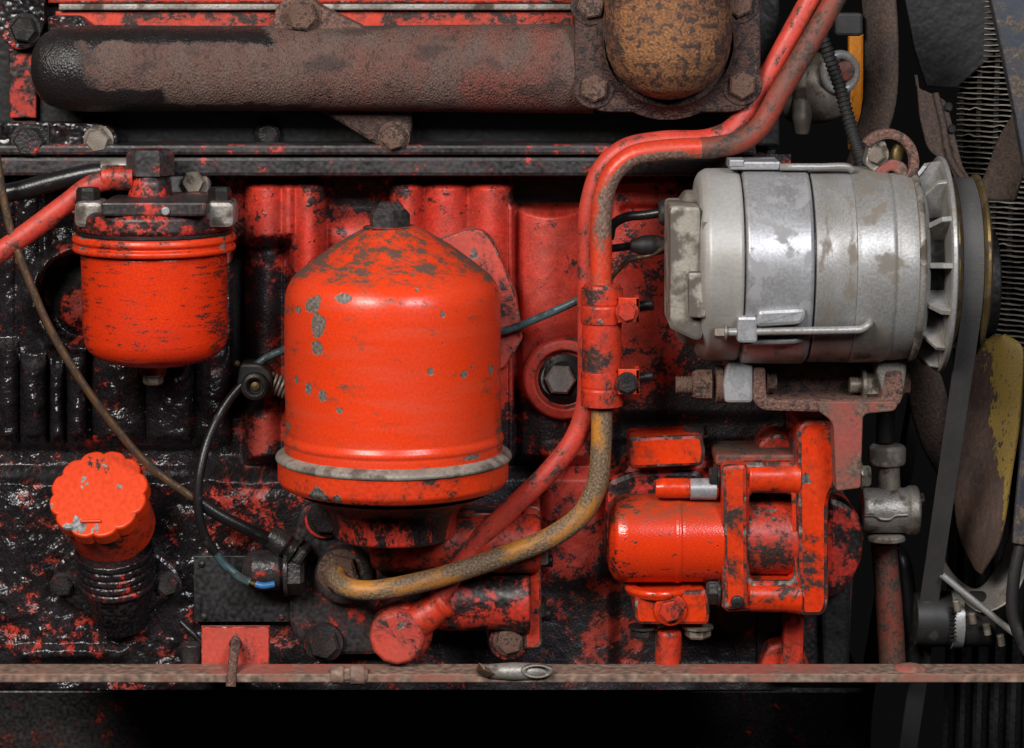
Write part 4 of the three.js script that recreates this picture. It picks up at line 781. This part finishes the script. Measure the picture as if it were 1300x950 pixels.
{ // silver valve body right of the pump
  const t = thing('tee_fitting', 'cast silver tee fitting standing between the pump and the belt', 'fitting', 1132, 682, 30);
  part(t, 'barrel', lathe([[0, 0], [27, 0], [29, 4], [29, 56], [32, 60], [32, 70], [28, 73], [0, 73]], 1094, 648, 36, 'x', { seg: 48, r: 2.5 }), M.aluDull);
  part(t, 'seam_ridge', tube([[1098, 654, 66], [1112, 655, 66], [1118, 659, 66], [1130, 659, 66], [1136, 655, 66], [1152, 654, 66]], 2.2, { radial: 8 }), M.aluDull);
  part(t, 'stem', lathe([[0, 0], [16, 0], [14, 30], [14, 60], [0, 60]], 1128, 632, 30, 'y', { seg: 32, r: 3 }), M.steel);
  part(t, 'collar', lathe([[0, 0], [22, 0], [24, 4], [24, 22], [20, 26], [0, 26]], 1126, 590, 26, 'y', { seg: 32, r: 2 }), M.plasticGrey);
  part(t, 'stem', lathe([[0, 0], [12, 0], [12, 60], [0, 60]], 1124, 562, 22, 'y', { seg: 28 }), M.steelDark);
  part(t, 'foot_disc', lathe([[0, 0], [25, 0], [25, 7], [20, 10], [0, 10]], 1125, 686, 30, 'y', { seg: 36, r: 2 }), M.aluDull);
  bolt(t, 1164, 634, 40, 9, 9, M.steel, 'x');
  bolt(t, 1093, 605, 108, 15, 12, M.steel, 'x', 'nut');
}
// ================================================================= FAN, SHROUD, RADIATOR
single('coolant_tube', 'faded red tube standing below the silver tee fitting', 'pipe', tube([[1122, 690, -30], [1128, 760, -30], [1134, 856, -30]], 17, { radial: 20 }), M.redBrown);
single('bypass_hose', 'glossy black hose end rising beside the faded red tube', 'hose', tube([[1138, 700, -60], [1146, 716, -50], [1152, 770, -52], [1159, 856, -54]], 12, { radial: 18 }), M.hose);
single('thin_brown_pipe', 'thin brown pipe between the black hose and the belt', 'pipe', tube([[1154, 740, -64], [1158, 800, -64], [1163, 856, -64]], 6, { radial: 12 }), M.redBrown);
{
  const t = thing('cooling_fan', 'rusty brown engine fan with flaking yellow paint behind the belt', 'cooling fan', 1240, 560, 0);
  part(t, 'blade', sheet([[1262, 426, 30], [1238, 446, 24], [1222, 520, 14], [1212, 600, 6], [1218, 680, 0], [1238, 724, 0]], [[1276, 424, 44], [1298, 440, 60], [1297, 520, 62], [1286, 600, 56], [1270, 690, 44], [1248, 728, 20]], 5, 10), M.bladeYellow, true);
  part(t, 'blade', sheet([[1092, -30, -60], [1098, 60, -60], [1094, 140, -64], [1070, 220, -70]], [[1136, -30, -20], [1141, 60, -20], [1136, 140, -24], [1104, 224, -40]], 5, 12), M.rustBlade);
  part(t, 'blade', sheet([[1146, 440, -60], [1152, 500, -64], [1168, 560, -66], [1190, 604, -66]], [[1172, 440, -40], [1196, 480, -38], [1207, 540, -40], [1204, 606, -46]], 5, 8), M.rustBlade);
  part(t, 'blade', sheet([[1288, 144, -10], [1270, 172, -14], [1254, 214, -16], [1238, 252, -18]], [[1318, 150, 10], [1306, 190, 10], [1300, 220, 8], [1290, 256, 4]], 5, 8), M.rustBlade);
  part(t, 'hub', cyl(1240, 360, -40, 70, 40, 'x', 4), M.blackPlain);
}
{
  const t = thing('fan_shroud', 'grey sheet metal fan shroud edge with small bolts before the radiator', 'shroud', 1190, 240, -30);
  part(t, 'panel', ext([[1163, 92], [1166, 112], [1186, 120, 10], [1202, 128, 8], [1222, 210, 6], [1240, 240], [1222, 246], [1206, 212, 8], [1178, 190, 10], [1168, 150]], -52, -46, 1.5, { round: 6 }), M.rustBlade);
  part(t, 'cowl', ext([[1144, -30], [1330, -30], [1330, 40], [1266, 66], [1214, 112], [1176, 110], [1160, 60]], -150, -144, 1.5), M.blackPlain);
  part(t, 'lip', sheet([[1194, 700, -60], [1212, 730, -50], [1240, 748, -46], [1268, 716, -44], [1290, 650, -44], [1304, 580, -44]], [[1194, 722, 10], [1214, 752, 14], [1246, 778, 16], [1286, 760, 16], [1316, 680, 16], [1330, 590, 16]], 4, 6), M.aluDull);
  part(t, 'edge_strip', tube([[1196, 730, 20], [1240, 766, 24], [1290, 806, 28], [1320, 826, 30]], 4.5, { radial: 8 }), M.alu);
  part(t, 'rib', tube([[1188, 118, -44], [1198, 160, -43], [1206, 200, -42], [1226, 232, -41], [1240, 252, -40]], 4, { radial: 10 }), M.rustBlade);
  for (const [x, y] of [[1204, 136], [1208, 164], [1204, 190]]) bolt(t, x, y, -45, 5, 5, M.steelDark);
  for (const [x, y] of [[1214, 762], [1234, 778], [1252, 792], [1270, 806]]) part(t, 'stud', thread(x, y, 18, 5, 16, [0.2, -1, 0]), M.steel);
}
{
  const t = thing('radiator', 'radiator core with rows of bent thin fins', 'radiator', 1290, 860, -80);
  const at = P(1262, 330, -130), turn = -0.65, r = rng(99);
  const put3 = (name, g, mat) => { g.rotateY(turn); g.translate(at.x, 0.02, at.z); return part(t, name, g, mat); };
  put3('core', new THREE.BoxGeometry(0.18, 0.62, 0.03).translate(0.06, 0, -0.03), M.blackPlain);
  for (let i = 0; i < 88; i++) { // each fin a slightly buckled strip
    const y = 0.29 - i * 0.0035, n = 40, pos = [], idx = [], w = 0.014, ph = r() * 9;
    for (let j = 0; j <= n; j++) {
      const x = mix(-0.03, 0.15, j / n), b = Math.sin(j * 1.9 + ph) * 0.0002 + (r() - 0.5) * 0.0004 + (r() < 0.05 ? (r() - 0.3) * 0.002 : 0);
      for (const e of [0.00028, -0.00028]) for (const d of [0, -w]) pos.push(x, y + b * (d ? 0.3 : 1) + e, d);
    }
    for (let j = 0; j < n; j++) { const a = j * 4, b = a + 4; idx.push(a, b, a + 1, b, b + 1, a + 1, a + 2, a + 3, b + 2, b + 2, a + 3, b + 3, a, a + 2, b, b, a + 2, b + 2); }
    let g = new THREE.BufferGeometry(); g.setAttribute('position', new THREE.Float32BufferAttribute(pos, 3)); g.setIndex(idx); g = g.toNonIndexed(); g.computeVertexNormals();
    put3('fin', g, M.plasticGrey);
  }
  for (let i = 0; i < 15; i++) put3('tube', new THREE.BoxGeometry(0.0035, 0.62, 0.012).translate(-0.028 + i * 0.0125, 0, -0.009), M.blackPlain);
}
single('sheet_metal_post', 'dark blue-grey sheet metal post leaning at the radiator', 'post', ext([[1254, -20], [1330, -20], [1330, 300], [1306, 240], [1290, 150], [1272, 60]], 60, 84, 3), M.blueSheet);
single('sheet_metal_post', 'dark blue-grey sheet edge beside the yellow fan blade', 'post', ext([[1306, 440], [1340, 440], [1340, 700], [1286, 690], [1292, 620], [1300, 540]], 66, 76, 2), M.blueSheet);
single('overflow_hose', 'grey rubber hose hanging along the shroud', 'hose', tube([[1316, 640, 60], [1300, 680, 62], [1288, 730, 64], [1286, 780, 64], [1300, 820, 64], [1320, 846, 64]], 8, { radial: 14 }), M.rubber);
{
  const t = thing('radiator_hose', 'black radiator hose with a slotted worm clamp behind the belt', 'hose', 1215, 830, -20);
  part(t, 'tube', lathe([[0, -40], [34, -40], [36, -20], [36, 60], [0, 60]], 1200, 786, -30, 'x', { seg: 40, r: 3 }), M.rubber);
  part(t, 'clamp', lathe([[36, -6], [38.5, -6], [38.5, 8], [36, 8]], 1212, 786, -30, 'x', { seg: 48, r: 0.4 }), M.alu);
  part(t, 'clamp_slot', [...Array(9).keys()].map((i) => box(1206, 772 + i * 5, 1214, 774 + i * 5, 6, 9.8, 0)), M.steelDark);
}
{ // behind the upper pipes
  const t = thing('water_pump', 'small grey ribbed housing with an open ring behind the red pipes', 'water pump', 1040, 160, -60);
  part(t, 'housing', lathe([[0, -40], [40, -40], [44, -10], [44, 8], [38, 26], [24, 36], [0, 40]], 1038, 112, -60, [1, 0.12, 0.5], { seg: 40, r: 6 }), M.steel);
  part(t, 'ring', new THREE.TorusGeometry(22 * K(-20), 6 * K(-20), 12, 36).rotateY(0.35).translate(P(1066, 92, -18).x, P(1066, 92, -18).y, P(1066, 92, -18).z), M.alu);
  part(t, 'ring_plug', lathe([[0, 0], [14, 0], [12, 6], [0, 8]], 1072, 90, -24, 'z'), M.redBrown);
  part(t, 'connector', box(1060, 16, 1096, 46, -70, -40, 4, 6), M.rubber);
  part(t, 'neck', lathe([[0, -40], [9, -40], [13, -20], [10, 40], [0, 40]], 1018, 130, -30, 'y'), M.steel);
  part(t, 'small_boss', lathe([[0, 0], [14, 0], [14, 10], [0, 12]], 976, 62, -20, 'x'), M.alu);
}
{ const pts = [[1040, 40, 60], [1052, 70, 60], [1066, 110, 60], [1080, 160, 70], [1092, 200, 90], [1096, 226, 100]]; single('ribbed_hose', 'thin black ribbed hose crossing the ring of the grey housing', 'hose', tube(pts, 8, { radial: 14, seg: 260, rib: 6 }), M.rubber); }
single('yellow_machine_panel', 'orange yellow machine panel glimpsed behind the engine', 'panel', box(1078, 44, 1097, 190, -900, -880, 4), M.yellowPanel);
// ================================================================= CHASSIS RAIL AND WHAT LIES ON IT
{
  const t = thing('chassis_rail', 'long dusty red chassis rail running below the engine', 'chassis rail', 650, 960, 120);
  part(t, 'top_plate', box(-60, 856, 1360, 867, 104, 152, 1.6), M.rail);
  part(t, 'collar', lathe([[0, -24], [11, -24], [12, -20], [12, -8], [9, -6], [9, 0], [13, 2], [13, 18], [8, 24], [0, 24]], 444, 857, 146, 'x', { seg: 28, r: 1.5 }), M.rail);
}
{
  const t = thing('rod_bracket', 'square salmon red bracket with a rusty rod, standing on the rail', 'bracket', 298, 848, 110);
  part(t, 'plate', ext(rect(255, 796, 342, 852), 92, 100, 1.5, { holes: [[299, 818, 10]] }), M.redDull);
  part(t, 'rod', tube([[299, 812, 96], [299, 818, 112], [297, 830, 128], [294, 858, 152], [293, 872, 156]], 6.5, { radial: 12 }), M.rust);
}
single('short_black_stub', 'short black tube stub on the rail beside the salmon bracket', 'stub', [lathe([[0, 0], [14, 0], [14, 34], [9, 36], [0, 36]], 243, 850, 90, 'y', { seg: 24 })].map((g) => (g.userData.metric = false, g))[0], M.boltBlack);
single('loose_wire_end', 'cut black wire end poking out beside the salmon bracket', 'wire', tube([[230, 790, 60], [240, 800, 66], [256, 816, 70]], 4, { radial: 10 }), M.hose);
{
  const t = thing('rail_cleat', 'worn grey cleat lying on the rail under the filter housing', 'cleat', 655, 862, 130);
  part(t, 'bar', lathe([[0, -48], [6, -46], [10, -30], [12, 0], [11, 30], [7, 44], [0, 48]], 652, 853, 148, 'x', { seg: 24, r: 2 }), M.aluDull);
  part(t, 'eye', new THREE.TorusGeometry(15 * S, 4.5 * S, 10, 28).scale(1.1, 0.5, 1).translate(P(682, 852, 156).x, P(682, 852, 156).y, P(682, 852, 156).z), M.aluDull);
}
{
  const mk = (pts, z, label) => { const v = pts.map((p) => P(...p)), g = new THREE.BufferGeometry(); const c = v.reduce((a, b) => a.clone().add(b)).multiplyScalar(1 / v.length).add(new THREE.Vector3(0, 0.0006, 0.002)); const pos = []; const bk = (q) => [q.x, q.y, q.z - 0.0008]; v.forEach((p, i) => { const q = v[(i + 1) % v.length]; pos.push(...c.toArray(), ...q.toArray(), ...p.toArray(), ...bk(c), ...bk(p), ...bk(q), ...p.toArray(), ...q.toArray(), ...bk(p), ...bk(p), ...q.toArray(), ...bk(q)); }); g.setAttribute('position', new THREE.Float32BufferAttribute(pos, 3)); g.computeVertexNormals(); return single('leaf_scrap', label, 'leaf', g, M.capillary); };
  mk([[604, 852, 158], [608, 842, 162], [616, 846, 162], [628, 856, 160], [618, 860, 160]], 160, 'curled dry leaf scrap lying against the grey cleat');
}
single('rail_bump', 'low dusty round cap on the rail below the belt', 'cap', lathe([[0, 0], [22, 0], [20, 6], [12, 9], [0, 10]], 1156, 853, 128, 'y', { seg: 32 }), M.rail);

cleanUserData();
renderer.render(scene, camera);
